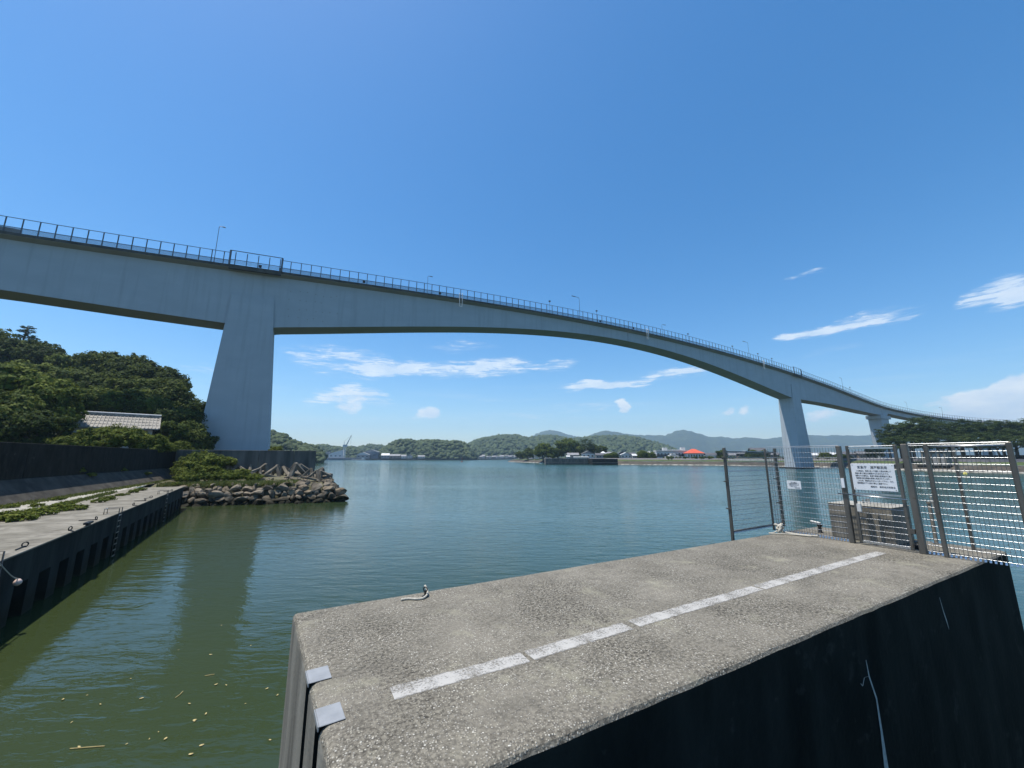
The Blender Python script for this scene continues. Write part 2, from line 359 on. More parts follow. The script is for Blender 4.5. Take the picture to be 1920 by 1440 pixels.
def wet_foot(m, z0=.35, z1=.95):          # dark wet weed band at the waterline
    q = NT(m.node_tree); b = q.n['Principled BSDF']; src = b.inputs['Base Color'].links[0].from_socket
    g = q.add('ShaderNodeNewGeometry'); sx = q.add('ShaderNodeSeparateXYZ'); q.set(sx, 0, g.outputs['Position'])
    h = q.math('ADD', sx.outputs[2], q.math('MULTIPLY', q.math('SUBTRACT', q.noise(g.outputs['Position'], 1.6, 5), .5), .9))
    mr = q.add('ShaderNodeMapRange'); q.set(mr, 0, h); q.set(mr, 1, z0); q.set(mr, 2, z1)
    q.set(b, 'Base Color', q.mix(mr.outputs[0], (.022, .021, .014), src))
wet_foot(M['rock']); wet_foot(M['quayface'], .3, .8)
M['armour'] = MAT('armour_block_concrete', (.13, .118, .10), .92, col2=(.215, .20, .172), scale=1.5, bump=.01, bscale=14, stain=(.075, .068, .058), stain_scale=1.4, tint=True, spec=.2)
M['soil'] = MAT('bank_soil', (.07, .062, .04), .95, col2=(.12, .115, .06), scale=1.4, bump=.05, bscale=4)
M['floor'] = MAT('forest_floor', (.025, .032, .014), .95, col2=(.04, .05, .02), scale=.3, bump=.2, bscale=1.0)
M['bark'] = MAT('bark', (.05, .04, .03), .95, col2=(.09, .075, .055), scale=5, stretch=(1, 1, .2), bump=.03, bscale=14)
M['leafA'] = leaf_mat('broadleaf_foliage', (.018, .034, .007), (.058, .090, .014), (.16, .19, .036))
M['leafB'] = leaf_mat('dark_broadleaf_foliage', (.012, .025, .007), (.044, .070, .014), (.13, .155, .031))
M['leafS'] = leaf_mat('shrub_foliage', (.035, .055, .008), (.080, .110, .014), (.165, .185, .035))
M['pine'] = leaf_mat('pine_needles', (.014, .030, .009), (.036, .060, .017), (.085, .108, .032), .15)
M['grass'] = leaf_mat('grass_blades', (.06, .08, .02), (.11, .14, .035), (.22, .23, .08))
M['tile'] = MAT('grey_roof_tile', (.17, .16, .14), .6, col2=(.30, .285, .255), scale=2.5, stretch=(1, 4, 1), bump=.01, bscale=10, stain=(.09, .085, .072), stain_scale=1.4)
M['timber'] = MAT('dark_timber', (.035, .028, .022), .8, col2=(.07, .055, .042), scale=4)
M['plaster'] = MAT('pale_plaster', (.45, .43, .39), .85, col2=(.55, .53, .49), scale=1.2)
M['canopy'] = MAT('far_tree_canopy', (.022, .038, .014), .9, col2=(.060, .085, .028), scale=.10, detail=8, lo=.35, hi=.65, bump=1.2, bscale=.5,
                  stain=(.095, .11, .04), stain_scale=.05, stain_lo=.58, stain_hi=.72)
M['mount'] = MAT('mountain_forest', (.024, .038, .018), .95, col2=(.05, .07, .03), scale=.012, detail=9, bump=14, bscale=.02)
M['bankgrass'] = MAT('bank_grass', (.032, .056, .011), .95, col2=(.075, .105, .024), scale=.25, detail=8, bump=.25, bscale=1.4, stain=(.075, .07, .035), stain_scale=.2)
M['revet'] = MAT('brown_revetment', (.04, .034, .026), .9, col2=(.085, .072, .056), scale=.35, stretch=(1, 1, 3), bump=.05, bscale=1.5)
M['palestone'] = MAT('pale_waterline_stone', (.14, .13, .11), .9, col2=(.34, .32, .28), scale=.35, detail=8, lo=.42, hi=.58, bump=.2, bscale=1.2)
M['roofgrey'] = MAT('far_grey_roof', (.16, .16, .17), .6, col2=(.26, .26, .27), scale=.5)
M['roofdark'] = MAT('far_dark_roof', (.06, .06, .065), .6, col2=(.10, .10, .11), scale=.5)
M['rooforange'] = MAT('orange_roof', (.50, .075, .035), .6, col2=(.56, .10, .045), scale=.5)
M['roofpale'] = MAT('pale_metal_roof', (.50, .51, .51), .5, col2=(.62, .62, .61), scale=.4)
M['wallgrey'] = MAT('far_grey_wall', (.24, .23, .22), .8, col2=(.33, .32, .30), scale=.4)
M['shedblue'] = MAT('dark_shed_cladding', (.09, .11, .14), .7, col2=(.13, .15, .18), scale=.3, stretch=(4, 4, .3))
M['wallbrown'] = MAT('far_brown_wall', (.17, .13, .10), .8, col2=(.25, .2, .16), scale=.4)
M['glass'] = MAT('window_glass', (.03, .04, .05), .12, 0, spec=.8)
M['red'] = MAT('buoy_red', (.16, .035, .025), .6)
M['yellow'] = MAT('yellow_float', (.62, .54, .12), .5)
M['pinkfloat'] = MAT('faded_float', (.55, .40, .34), .6, col2=(.64, .5, .43), scale=8)
M['tyre'] = MAT('tyre_rubber', (.015, .015, .015), .85)
M['deadleaf'] = MAT('dead_leaf', (.30, .23, .09), .7, col2=(.42, .35, .16), scale=30)
M['cagepaint'] = MAT('blue_black_steel', (.02, .035, .05), .5, .3)
M['craneblue'] = MAT('crane_steel', (.30, .33, .36), .6, col2=(.40, .43, .46), scale=.5)

# ------------------------------------------------------------------ water
o = MB().quad((-4400, -600, 0), (4400, -600, 0), (4400, 5300, 0), (-4400, 5300, 0)).build('water', M['water']); tag(o, kind='structure')

# ------------------------------------------------------------------ the concrete pier in front (axis parallel to the bridge)
EX = Vector((.87631, .48175, 0)); EN = Vector((-.48175, .87631, 0)); BZ = 3.6
def FP(a, b, z=0.0): p = EX * a + EN * b; return Vector((p.x, p.y, BZ + z))
RZ = math.atan2(EX.y, EX.x)
def local(p): return (p.x * EX.x + p.y * EX.y, p.x * EN.x + p.y * EN.y)
def pxab(u, v): return local(gz(u, v, BZ))
B0, B1, A0, A1 = 2.16, 5.02, .14, 11.0
pier = empty('concrete_pier', (0, 0, BZ), RZ, 'exposed aggregate concrete pier in the foreground with a white painted line', 'pier')
s1, s2 = 3.55, 3.005          # the two stop-log slots in the end face
def outline(inset=0.0):
    p = [(A0, B0)]
    jit = lambda: random.uniform(-.006, .006)                 # slightly uneven formwork edges
    p += [(a_, B0 + jit()) for a_ in np.arange(A0 + .7, A1 - .1, .23)] + [(A1, B0), (A1, B1)]
    p += [(a_, B1 + jit()) for a_ in np.arange(A0 + .7, A1 - .1, .23)[::-1]] + [(A0, B1)]
    for sy in sorted((s1, s2), reverse=True):
        p += [(A0, sy + .07), (A0 + .12, sy + .07), (A0 + .12, sy - .085), (A0, sy - .085)]
    return [(a + (.068 * (4.97 - b) if a < 1 else 0), b) for a, b in p]
pb = MB().prism(outline(), -6.2, 0)
me = pb.mesh('pier_body', M['cast'])
me.materials.append(M['aggregate']); me.materials.append(M['shade_stain'])
bevelled('pier_body', me, .075, 4, lambda e: all(v.co.z > -.01 for v in e.verts) and not (max(v.co.x for v in e.verts) < .7 and max((v.co.x - A0 - .068 * (4.97 - v.co.y)) for v in e.verts) > .05 ))
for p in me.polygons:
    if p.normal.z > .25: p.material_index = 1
    elif p.normal.y < -.5 or p.normal.x > .5: p.material_index = 2  # sides away from the sun get the near-black copy, shade in the colour
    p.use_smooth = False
link('pier_body', me, pier)
for sy in (s1, s2):
    ae = A0 + .068 * (4.97 - sy); tm = Matrix.Translation((ae, sy, 0)) @ Matrix.Rotation(.068, 4, 'Z')
    m = MB(); m.box(-.004, .145, -.10, .10, .003, .010, tm); m.box(-.012, -.0045, -.10, .10, -.02, .010, tm)
    bevelled('slot_cover', me2 := m.mesh('slot_cover', M['plate']), .003, 1); link('slot_cover', me2, pier)
    MB().box(.07, .10, .03, .07, -5.0, -.14 if sy == s1 else -.10, tm).build('guide_rail', M['plate'], pier)
for (u0, v0, u1, v1) in ((735, 1301, 985, 1233), (992, 1230, 1176, 1174), (1188, 1170, 1420, 1103), (1424, 1102, 1652, 1036)):
    a, b_ = pxab(u0, v0), pxab(u1, v1); L = math.hypot(b_[0] - a[0], b_[1] - a[1])
    MB().quad((0, -.10, 0), (L, -.10, 0), (L, .10, 0), (0, .10, 0)).build('painted_line', M['paint'], pier, loc=(a[0], a[1], .004), rot=(0, 0, math.atan2(b_[1] - a[1], b_[0] - a[0])))
def faceY(u, v):                         # point on the shaded long side, pier coordinates (a, z)
    l, up = ray(u, v); d = B0 / (l * EN.x + EN.y); return (l * d * EX.x + d * EX.y, CAMH + up * d - BZ)
for pts, w in (([(1623, 1237), (1629, 1268), (1643, 1310), (1652, 1370), (1662, 1445)], [.004, .012, .014, .022, .045]),
               ([(1628, 1268), (1620, 1270), (1617, 1286), (1613, 1281)], [.008, .007, .008, .003]),
               ([(1761, 1120), (1768, 1145), (1774, 1163), (1779, 1180)], [.004, .010, .014, .003]), ([(1810, 1121), (1813, 1138)], [.004, .008])):
    m = MB(); L = [faceY(*p) for p in pts]
    for k in range(len(L) - 1):
        m.quad((L[k][0] - w[k], B0 - .003, L[k][1]), (L[k + 1][0] - w[k + 1], B0 - .003, L[k + 1][1]), (L[k + 1][0] + w[k + 1], B0 - .003, L[k + 1][1]), (L[k][0] + w[k], B0 - .003, L[k][1]))
    m.build('lime_streak', M['lime'], pier)
# the quay the photographer stands on (below the frame)
o = MB().prism([(-3.5, -9), (9, -9), (9, -.6), (4.2, .9), (-1.0, -.2), (-3.5, -1.2)], -1.6, BZ).build('quay_platform', M['cast']); tag(o, kind='structure')

def rope_tube(name, pts, r, parent=None, mat='rope'):
    # smooth the points a little
    P = [Vector(p) for p in pts]; out = []
    for k in range(len(P) - 1):
        p0, p1, p2, p3 = P[max(k - 1, 0)], P[k], P[k + 1], P[min(k + 2, len(P) - 1)]
        for t in (0, .25, .5, .75):
            out.append(.5 * ((2 * p1) + (p2 - p0) * t + (2 * p0 - 5 * p1 + 4 * p2 - p3) * t * t + (3 * p1 - p0 - 3 * p2 + p3) * t ** 3))
    out.append(P[-1]); return MB().tube(out, r, 7).build(name, M[mat], parent, smooth=True)
rt = gz(797, 1119, BZ)
r0 = empty('mooring_ring', rt, 0, 'small black mooring ring at the left edge of the concrete pier', 'mooring ring')
MB().lathe([(.035, 0), (.035, .012), (.012, .014), (.012, .07)], n=8).build('bolt', M['blackm'], r0)
MB().ring((0, 0, .08), .026, .007, (.4, .9, 0)).build('ring', M['blackm'], r0)
def RP(u, v, z=.014): p = gz(u, v, BZ); return (p.x, p.y, BZ + z)
o = rope_tube('rope', [RP(752, 1127), RP(765, 1125), RP(780, 1125.5), RP(793, 1124), RP(801, 1119, .03), RP(800, 1115, .06), RP(796, 1113, .09)], .012)
tag(o, 'short frayed rope tied to the small ring on the pier edge', 'rope')

# ------------------------------------------------------------------ mesh fence and gate across the pier
FA = 9.45; FH = 1.80
def fence_panel(root, p, q, z0, z1, vs=.05, hs=.10, wires_as_parts=True, off=0.0):
    p, q = Vector(p), Vector(q); L = (q - p).length; d = (q - p).normalized()
    nz = int(round((z1 - z0) / hs)); hm = None
    for k in range(nz + 1):
        z = z0 + (z1 - z0) * k / nz
        mm = MB().tube([Vector((0, 0, 0)), d * L], .0040, 8, False).mesh('horizontal_wire', M['wire'], True) if hm is None else hm
        hm = mm; link('horizontal_wire', mm, root, (p.x, p.y, z))
    m = MB(); n = int(L / vs)
    for k in range(n + 1):
        a = p + d * (L * (k + .5) / (n + 1)); s = Vector((-d.y, d.x, 0)) * .006
        m.tube([Vector((a.x, a.y, z0)) + s, Vector((a.x, a.y, z1)) + s], .0030, 5, False)
    o = m.build('vertical_wires', M['meshgrey'], root); o['kind'] = 'stuff'
    # folded top edge
    t = MB(); zz = z1
    t.tube([Vector((p.x, p.y, zz + .03)), Vector((q.x, q.y, zz + .03))], .006, 8, False); t.build('top_fold', M['wire'], root, True)
    # scalloped bottom fold
    b = MB(); n = int(L / .05)
    for k in range(n):
        a = p + d * (L * (k + .5) / n); b.beam((a.x, a.y, z0 - .045), (a.x + .012, a.y, z0 - .01), .024, .010)
    o = b.build('bottom_fold', M['wire'], root); o['kind'] = 'stuff'
def fpost(root, a, b, z0, z1, w=.05, name='post'):
    m = MB().box(a - w / 2, a + w / 2, b - w / 2, b + w / 2, z0, z1); me = bevelled(name, m.mesh(name, M['post']), .004, 1); return link(name, me, root)
def bracket(root, a, b, z):
    MB().box(a - .05, a - .02, b - .05, b + .05, z - .012, z + .012).build('clamp', M['post'], root)
fence = empty('mesh_fence', (0, 0, BZ), RZ, 'galvanised wire mesh fence across the far end of the concrete pier', 'fence')
bL, b4, b5, b6, b7, b8, b9 = 5.20, 3.74, 3.60, 2.90, 2.77, 2.50, 1.60
fpost(fence, FA, b4, 0, FH + .02, .075); fpost(fence, FA, b7, 0, FH + .03, .085); fpost(fence, FA, b8, 0, FH + .02, .05)
fpost(fence, FA, b9, -.02, FH + .03, .06); fpost(fence, FA - .14, b9 - .03, -.02, FH + .02, .05); fpost(fence, FA, bL - .05, .02, FH, .035)
fpost(fence, 8.05, bL + .02, -.12, FH, .05); fpost(fence, 10.15, bL + .10, .02, FH + .02, .05); fpost(fence, 10.6, 2.45, 0, FH, .04)
fence_panel(fence, (FA, b4, 0), (FA, bL - .05, 0), .06, FH)
fence_panel(fence, (FA, b8 - .03, 0), (FA, b7 - .05, 0), .06, FH)
fence_panel(fence, (FA, b9, 0), (FA, b8 - .03, 0), .06, FH)
fence_panel(fence, (8.05, bL + .02, 0), (10.15, bL + .10, 0), .10, FH - .1)
for zz in (FH - .08, .10):
    MB().tube([(8.05, bL + .03, zz), (10.15, bL + .11, zz)], .014, 6).build('side_rail', M['post'], fence, True)
for zz in (.55, 1.1, 1.6):
    bracket(fence, 8.05, bL + .02, zz); bracket(fence, 10.1, bL + .1, zz)
for b in (b9, b8): 
    MB().tube([(FA - .01, b9, FH - .02), (FA - .01, b8, FH - .02)], .012, 6).build('top_rail', M['galv'], fence, True) if b == b9 else None
MB().box(FA - .06, FA - .035, b4 - .03, b4 + .02, 1.02, 1.20).build('notice_tag', M['signw'], fence)

gate = empty('mesh_gate', (0, 0, BZ), RZ, 'narrow wire mesh gate with a latch bar and a large white notice', 'gate')
fpost(gate, FA, b5, .03, FH + .02, .045, 'gate_stile'); fpost(gate, FA, b6, .03, FH + .02, .045, 'gate_stile')
fence_panel(gate, (FA, b6, 0), (FA, b5, 0), .08, FH - .02)
for zz in (FH - .03, .93, .06):
    MB().beam((FA, b6, zz), (FA, b5, zz), .035, .03).build('gate_rail', M['galv'], gate)
MB().tube([(FA - .05, b4 + .10, .905), (FA - .05, b6 - .06, .875)], .011, 8).build('latch_bar', M['galv'], gate, True)
MB().box(FA - .06, FA - .02, b5 - .09, b5 - .03, .60, .74).build('padlock', M['white'], gate)
for zz in (.35, 1.45): MB().box(FA - .05, FA + .0, b6 - .08, b6 - .02, zz - .04, zz + .04).build('hinge', M['post'], gate)

def text_mesh(s, size, align='CENTER'):
    cu = bpy.data.curves.new('lettering', 'FONT'); cu.body = s; cu.size = size; cu.align_x = align; cu.extrude = .0006; cu.resolution_u = 2
    cu.space_character = 1.0
    ob = bpy.data.objects.new('lettering', cu); COL.objects.link(ob); bpy.context.view_layer.update()
    me = bpy.data.meshes.new_from_object(ob.evaluated_get(bpy.context.evaluated_depsgraph_get()))
    bpy.data.objects.remove(ob); me.materials.clear(); me.materials.append(M['ink']); me.name = 'lettering'; return me
def fit_text(root, s, cx, cy, h, width=None, align='CENTER'):
    me = text_mesh(s, 1.0, align); co = np.array([v.co[:] for v in me.vertices])
    w = co[:, 0].max() - co[:, 0].min()
    sx = width / w if width else h
    return link('lettering', me, root, (cx, cy, .004), None, (sx, h, 1))
# large notice: local x runs along the board, y up, z out towards the reader (−axis of the pier)
def board_frame(a, b, z):
    X = -EN; Y = Vector((0, 0, 1)); Z = X.cross(Y)
    m = Matrix((X, Y, Z)).transposed().to_4x4(); m.translation = FP(a, b, z); return m
sg = bpy.data.objects.new('notice_board', None); COL.objects.link(sg); sg.matrix_world = board_frame(FA - .035, (b5 + b6) / 2 + .01, 1.24)
tag(sg, 'large white notice board with black Japanese lettering hung on the gate', 'sign')
me = bevelled('board', MB().box(-.315, .315, -.24, .24, -.004, .002).mesh('board', M['signw']), .0015, 1); link('board', me, sg)
fit_text(sg, '気象庁　浦戸観測局', 0, .155, .058, .43)
for k, (t, x0, w) in enumerate((('この施設は、港湾に沿って設置した管を利用して', -.245, .50), ('海面の高さ(潮位)を観測するためのものです。', -.265, .49), ('観測された潮位は、高潮や津波の監視並びに海上', -.262, .525),
                               ('警報等の防災情報の発表に利用されています。', -.255, .49), ('このため、関係者以外立ち入らないで下さい。また、', -.240, .515), ('観測機器の下での釣り等はご遠慮下さい。', -.250, .44))):
    fit_text(sg, t, x0, .098 - k * .0445, .033, w, 'LEFT')
fit_text(sg, '連絡先　高知地方気象台', -.06, -.185, .036, .345, 'LEFT')
for x in (-.29, .29):
    for y in (-.215, .215): MB().lathe([(.006, 0), (.006, .003)], (x, y, .002), 8).build('screw', M['blackm'], sg)
sg2 = bpy.data.objects.new('notice_board', None); COL.objects.link(sg2); sg2.matrix_world = board_frame(FA - .02, 4.62, 1.02)
tag(sg2, 'small white notice plate wired to the mesh left of the gate', 'sign')
link('board', bevelled('board', MB().box(-.135, .135, -.085, .085, -.003, .002).mesh('board', M['signw']), .0015, 1), sg2)
for k, (t, w) in enumerate((('立入禁止', .12), ('この施設は潮位観測所です。', .20), ('関係者以外の立入を', .18), ('禁止します。', .12), ('高知地方気象台', .10))):
    fit_text(sg2, t, .0 if k < 4 else .06, .045 - k * .028, .022, w)

# things behind the gate
cb = empty('concrete_plinth', FP(10.25, 3.72), RZ, 'chest-low concrete plinth with a pale cap for its sunlit top behind the gate', 'plinth')
link('block', bevelled('block', MB().box(-.42, .42, -.50, .50, 0, .66).mesh('block', M['cast']), .02, 2), cb)
link('cap', bevelled('cap', MB().box(-.43, .43, -.51, .51, .661, .675).mesh('cap', M['pathc']), .006, 1), cb)  # paler slab puts the sunlight on the plinth top into its colour
for k in (-.2, .0, .14): MB().lathe([(.02, .70), (.02, .76), (.03, .77)], (k, .1 * k, 0), 8).build('anchor_bolt', M['galv'], cb)
pl = empty('leaning_pole', FP(10.3, 2.72), 0, 'thin pale pole leaning beside the gate hinge post', 'pole')
MB().tube([(.02, 0, 0), (-.14, -.05, .9)], .016, 7).build('pole', M['rope'], pl)
pp = empty('gauge_pipe', FP(10.75, 2.95), 0, 'pale grey vertical gauge pipe standing behind the gate post', 'pipe')
MB().lathe([(.03, -.2), (.03, .72), (.038, .73), (.038, .76)], n=12).build('pipe', M['cast'], pp); MB().lathe([(.06, 0), (.06, .02)], n=12).build('flange', M['galv'], pp)
for k, (a, b) in enumerate(((9.9, 3.35), (9.85, 2.95))):
    w = empty('wheel_caster', FP(a, b), RZ, ('black rubber block on the ground behind the gate, nearer the plinth', 'black rubber block on the ground behind the gate, nearer the hinge post')[k], 'rubber block')
    link('block', bevelled('block', MB().box(-.06, .06, -.09, .09, 0, .07).mesh('block', M['tyre']), .02, 2), w); MB().ring((0, 0, .085), .03, .008, (1, 0, 0)).build('eye', M['blackm'], w)
bo = empty('bollard', FP(10.1, 4.55), RZ, 'small black mooring cleat on the pier behind the mesh', 'cleat')
MB().lathe([(.05, 0), (.035, .03), (.03, .12), (.05, .15), (.05, .17)], n=10).build('stem', M['blackm'], bo); MB().tube([(-.01, -.03, .2), (.0, .16, .22)], .022, 8).build('horn', M['white'], bo)
# knotted rope at the fence foot
kp = FP(9.25, 4.9)
rr = empty('knotted_rope', kp, 0, 'pale knotted mooring rope lying at the foot of the mesh fence', 'rope')
def wob(k): return (random.uniform(-.09, .09), random.uniform(-.08, .08), random.uniform(.03, .22))
rope_tube('knot', [wob(k) for k in range(16)], .022, rr)
rope_tube('tail', [(0, 0, .05), (.1, -.1, .03), (.22, -.24, .025), (.36, -.34, .025), (.46, -.42, .03)], .018, rr)
rope_tube('tail', [(-.02, 0, .1), (-.16, -.02, .03), (-.3, -.06, .022), (-.2, -.12, .022), (.1, -.2, .022), (.34, -.4, .022)], .012, rr)

# floating leaves
lp = [(134, 1355), (118, 1312), (163, 1304), (245, 1273), (335, 1219), (395, 1228), (415, 1173), (365, 1351), (365, 1352), (386, 1339), (297, 1373), (310, 1386), (148, 1401),
      (237, 1396), (378, 1398), (405, 1284), (424, 1285), (500, 1292), (506, 1388), (470, 1211), (188, 1321), (355, 1320), (460, 1320), (358, 1415), (280, 1386), (520, 1304), (265, 1310)]
lm = []
for k in range(4):
    m = MB(); n = 8; L = .055; W = .02 + .006 * k
    m.quad(*[(L * math.cos(t), W * math.sin(t) * (1 + .3 * math.cos(t)), .006 + .008 * math.cos(t) ** 2 * (k % 2)) for t in (2 * math.pi * j / n for j in range(n))])
    lm.append(m.mesh('floating_leaf', M['deadleaf']))
for k, (u, v) in enumerate(lp):
    p = gz(u, v, 0.004); o = link('floating_leaf', lm[k % 4], None, (p.x, p.y, .012), (random.uniform(-.1, .1), random.uniform(-.1, .1), random.uniform(0, 6.28)), random.uniform(.3, .75))
    tag(o, 'small yellow dead leaf floating on the green water', 'leaf', 'leaves floating beside the pier')
for k, (a, b) in enumerate((((131, 1405), (196, 1400)), ((328, 1310), (343, 1297)), ((384, 1268), (402, 1265)))):
    p, q_ = gz(*a, 0), gz(*b, 0)
    o = MB().tube([(p.x, p.y, .012), ((p.x + q_.x) / 2 + .02, (p.y + q_.y) / 2, .015), (q_.x, q_.y, .012)], .008, 5).build('floating_stalk', M['deadleaf'])
    tag(o, ('long straw stalk floating lowest of the three stalks', 'short straw stalk floating between the other two stalks', 'short straw stalk floating nearest the bridge pier reflection')[k], 'stalk')

# ------------------------------------------------------------------ the bridge
Q1 = np.array([-58.0, 82.6]); BE = np.array([.876309, .48175]); BN = np.array([.48175, -.876309])    # BN points to the camera side
dk = np.array([(-38.4, 44.9), (-31, 45.2), (-22.7, 45.6), (-12.3, 46.3), (-4, 46.9), (4.5, 47.4), (12.6, 47.8), (27, 48.7), (51.4, 50.1), (67.4, 50.7), (83.5, 51.2),
               (113, 51.6), (132, 51.4), (159, 50.6), (191, 49.1), (228.8, 46.6), (250, 44.8)])
dkp = np.polyfit(dk[:, 0], dk[:, 1], 4)
sfm = np.array([(4.7, 34.3), (15.6, 36.3), (27.9, 38.4), (42.6, 40.8), (59.8, 43.3), (73.9, 45.1), (89.8, 46.5), (114.3, 47.5), (127.4, 47.0), (146.5, 45.5), (167.7, 43.1), (191.6, 39.8), (220.5, 34.8), (224.5, 34.1)])
sfp = np.polyfit(sfm[:, 0], sfm[:, 1], 4)
ctrl = [tuple(Q1 + BE * t + BN * 1.3) + (float(np.polyval(dkp, t)),) for t in (190, 210, 228.8)]
ctrl += [(176.3, 211.1, 43.53), (198.9, 225.1, 41.4), (223.2, 240.3, 39.2), (238.6, 249.3, 37.7), (252.2, 256.2, 36.5), (278.5, 266.6, 34.2), (300.5, 272.9, 32.4), (330.5, 277.6, 30.0), (361, 276, 27.9), (400, 264, 25.2), (440, 242, 22)]
C3 = np.array(ctrl); cum = np.concatenate([[0], np.cumsum(np.linalg.norm(np.diff(C3[:, :2], axis=0), axis=1))]) + 190
ts = np.arange(-110, cum[-1], 1.05); PT = np.zeros((len(ts), 3))
for k, t in enumerate(ts):
    if t <= 228.8: PT[k, :2] = Q1 + BE * t + BN * 1.3
    else: PT[k, 0] = np.interp(t, cum, C3[:, 0]); PT[k, 1] = np.interp(t, cum, C3[:, 1])
    zq = float(np.polyval(dkp, t)) if t > -38 else 44.9 + (t + 38) * .062
    PT[k, 2] = zq if t < 225 else (np.interp(t, cum, C3[:, 2]) if t > 232 else .5 * (zq + np.interp(t, cum, C3[:, 2])))
sm = PT.copy(); ker = np.ones(15) / 15
for c in range(3):
    s_ = np.convolve(np.pad(PT[:, c], 7, mode='edge'), ker, 'valid'); sm[:, c] = np.where(ts > 215, s_, PT[:, c])
PT = sm; PT[:3] = PT[3] - (PT[4] - PT[3]) * np.arange(3, 0, -1)[:, None]
tg = np.gradient(PT[:, :2], axis=0); tg /= np.linalg.norm(tg, axis=1)[:, None]; NR = np.stack([tg[:, 1], -tg[:, 0]], 1)
def soffit(t, zd):
    if t <= -4: return float(np.interp(t, [-110, -37, -21, -4], [34.6, 34.4, 34.0, 33.75]))
    if t < 4.7: return 34.0
    if t <= 224.5: return float(np.polyval(sfp, t))
    if t <= 350: return float(np.interp(t, [224.5, 232, 265, 318, 350], [34.1, 34.0, 33.8, 32.5, 31.8]))
    return zd - 3.4
def BP(t, w, dz=0.0):                    # w: metres behind the near deck edge
    x = np.interp(t, ts, PT[:, 0]); y = np.interp(t, ts, PT[:, 1]); z = np.interp(t, ts, PT[:, 2])
    nx = np.interp(t, ts, NR[:, 0]); ny = np.interp(t, ts, NR[:, 1])
    return Vector((x - nx * w, y - ny * w, z + dz))
WEB = 1.3; BOX = 6.2; DW = WEB * 2 + BOX
bridge = empty('girder_bridge', (0, 0, 0), 0, 'long high pale blue grey box girder road bridge arching over the channel', 'bridge')
def sweep(name, t0, t1, sect, mat, step=2.1, closed=False):
    n = max(2, int((t1 - t0) / step) + 1); rows = []
    for t in np.linspace(t0, t1, n):
        zd = BP(t, 0).z; rows.append([BP(t, w, dz - 0 if not callable(dz) else dz(t, zd) - zd) for w, dz in sect])
    if closed: rows = [r + [r[0]] for r in rows]
    m = MB().grid(rows)
    for r, rev in ((rows[0], False), (rows[-1], True)):
        rr = r[:-1] if closed else r; m.quad(*(rr[::-1] if rev else rr)) if len(rr) > 2 else None
    return m.build(name, mat, bridge)
sf = lambda t, zd: soffit(t, zd)
for (a, b) in ((-108, 114.9), (115.05, 341.8), (342.2, 398), (398.3, ts[-1] - 2)):
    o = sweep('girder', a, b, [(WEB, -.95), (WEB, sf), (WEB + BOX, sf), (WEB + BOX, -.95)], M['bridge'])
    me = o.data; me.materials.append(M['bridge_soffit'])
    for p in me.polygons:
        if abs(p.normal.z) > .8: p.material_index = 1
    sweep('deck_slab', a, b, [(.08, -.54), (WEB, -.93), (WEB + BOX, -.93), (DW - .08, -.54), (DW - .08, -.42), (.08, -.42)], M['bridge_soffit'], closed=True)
    sweep('kerb', a, b, [(0, -.47), (0, 0), (.4, 0), (.4, -.415), (.075, -.415), (.075, -.47)], M['kerb'], closed=True)
    sweep('kerb', a, b, [(DW, -.75), (DW - .075, -.75), (DW - .075, -.415), (DW - .4, -.415), (DW - .4, 0), (DW, 0)], M['kerb'], closed=True)
    sweep('road_surface', a, b, [(.42, -.41), (DW - .42, -.41)], M['asphalt'])
# railing on the near side: every post its own part
RH = 2.9
pm = MB().box(-.055, .055, -.08, .08, 0, RH).mesh('railing_post', M['rail'])
def heading(t): p, q = BP(t - 1, 0), BP(t + 1, 0); return math.atan2(q.y - p.y, q.x - p.x)
bays = [(-5.2, 4.6, .35), (226.5, 233.5, .3)]
tp = []; t = -106.0
while t < ts[-1] - 3: tp.append(t); t += 2.12
shown = [t for t in tp if t > -46][:300]
rest = MB()
for t in tp:
    inb = any(a < t < b for a, b, _ in bays)
    if t in shown: link('railing_post', pm, bridge, BP(t, .2 if not inb else -.25, .02), (0, 0, heading(t) + math.pi / 2))
for t in tp:
    p = BP(t, DW - .2); rest.beam(p, p + Vector((0, 0, RH)), .12)
o = rest.build('far_railing_posts', M['rail'], bridge); o['kind'] = 'stuff'
def rail_run(name, w, dz, th, a, b):
    n = max(2, int((b - a) / 6)); m = MB(); L = np.linspace(a, b, n)
    for k in range(n - 1): m.beam(BP(L[k], w, dz), BP(L[k + 1], w, dz), th * .7, th)
    return m.build(name, M['rail'], bridge)
runs = [(-106, -5.2), (4.6, 226.5), (233.5, ts[-1] - 3)]
for a, b in runs:
    rail_run('top_rail', .2, RH, .10, a, b); rail_run('middle_rail', .2, 1.05, .13, a, b)
    for dz in (.12, .27, .42, .57, .72, .87): rail_run('guard_slat', .2, dz, .06, a, b)
for a, b, up in bays:
    rail_run('top_rail', -.25, RH + up, .14, a, b); rail_run('middle_rail', -.25, 1.1, .13, a, b)
    for dz in (.3, .55, .8): rail_run('guard_slat', -.25, dz, .07, a, b)
    for t in (a, b):
        m = MB(); m.beam(BP(t, -.25, 0), BP(t, -.25, RH + up), .28); m.beam(BP(t, -.25, RH + up), BP(t, .25, RH + up), .16); m.build('bay_post', M['rail'], bridge)
    sweep('bay_kerb', a, b, [(-.4, -.95), (-.4, -.02), (.3, -.02), (.3, -.95)], M['kerb'], closed=True)
for dz, th in ((RH, .10), (1.05, .13), (.62, .07), (.3, .07)): rail_run('far_rail', DW - .2, dz, th, -106, ts[-1] - 3)
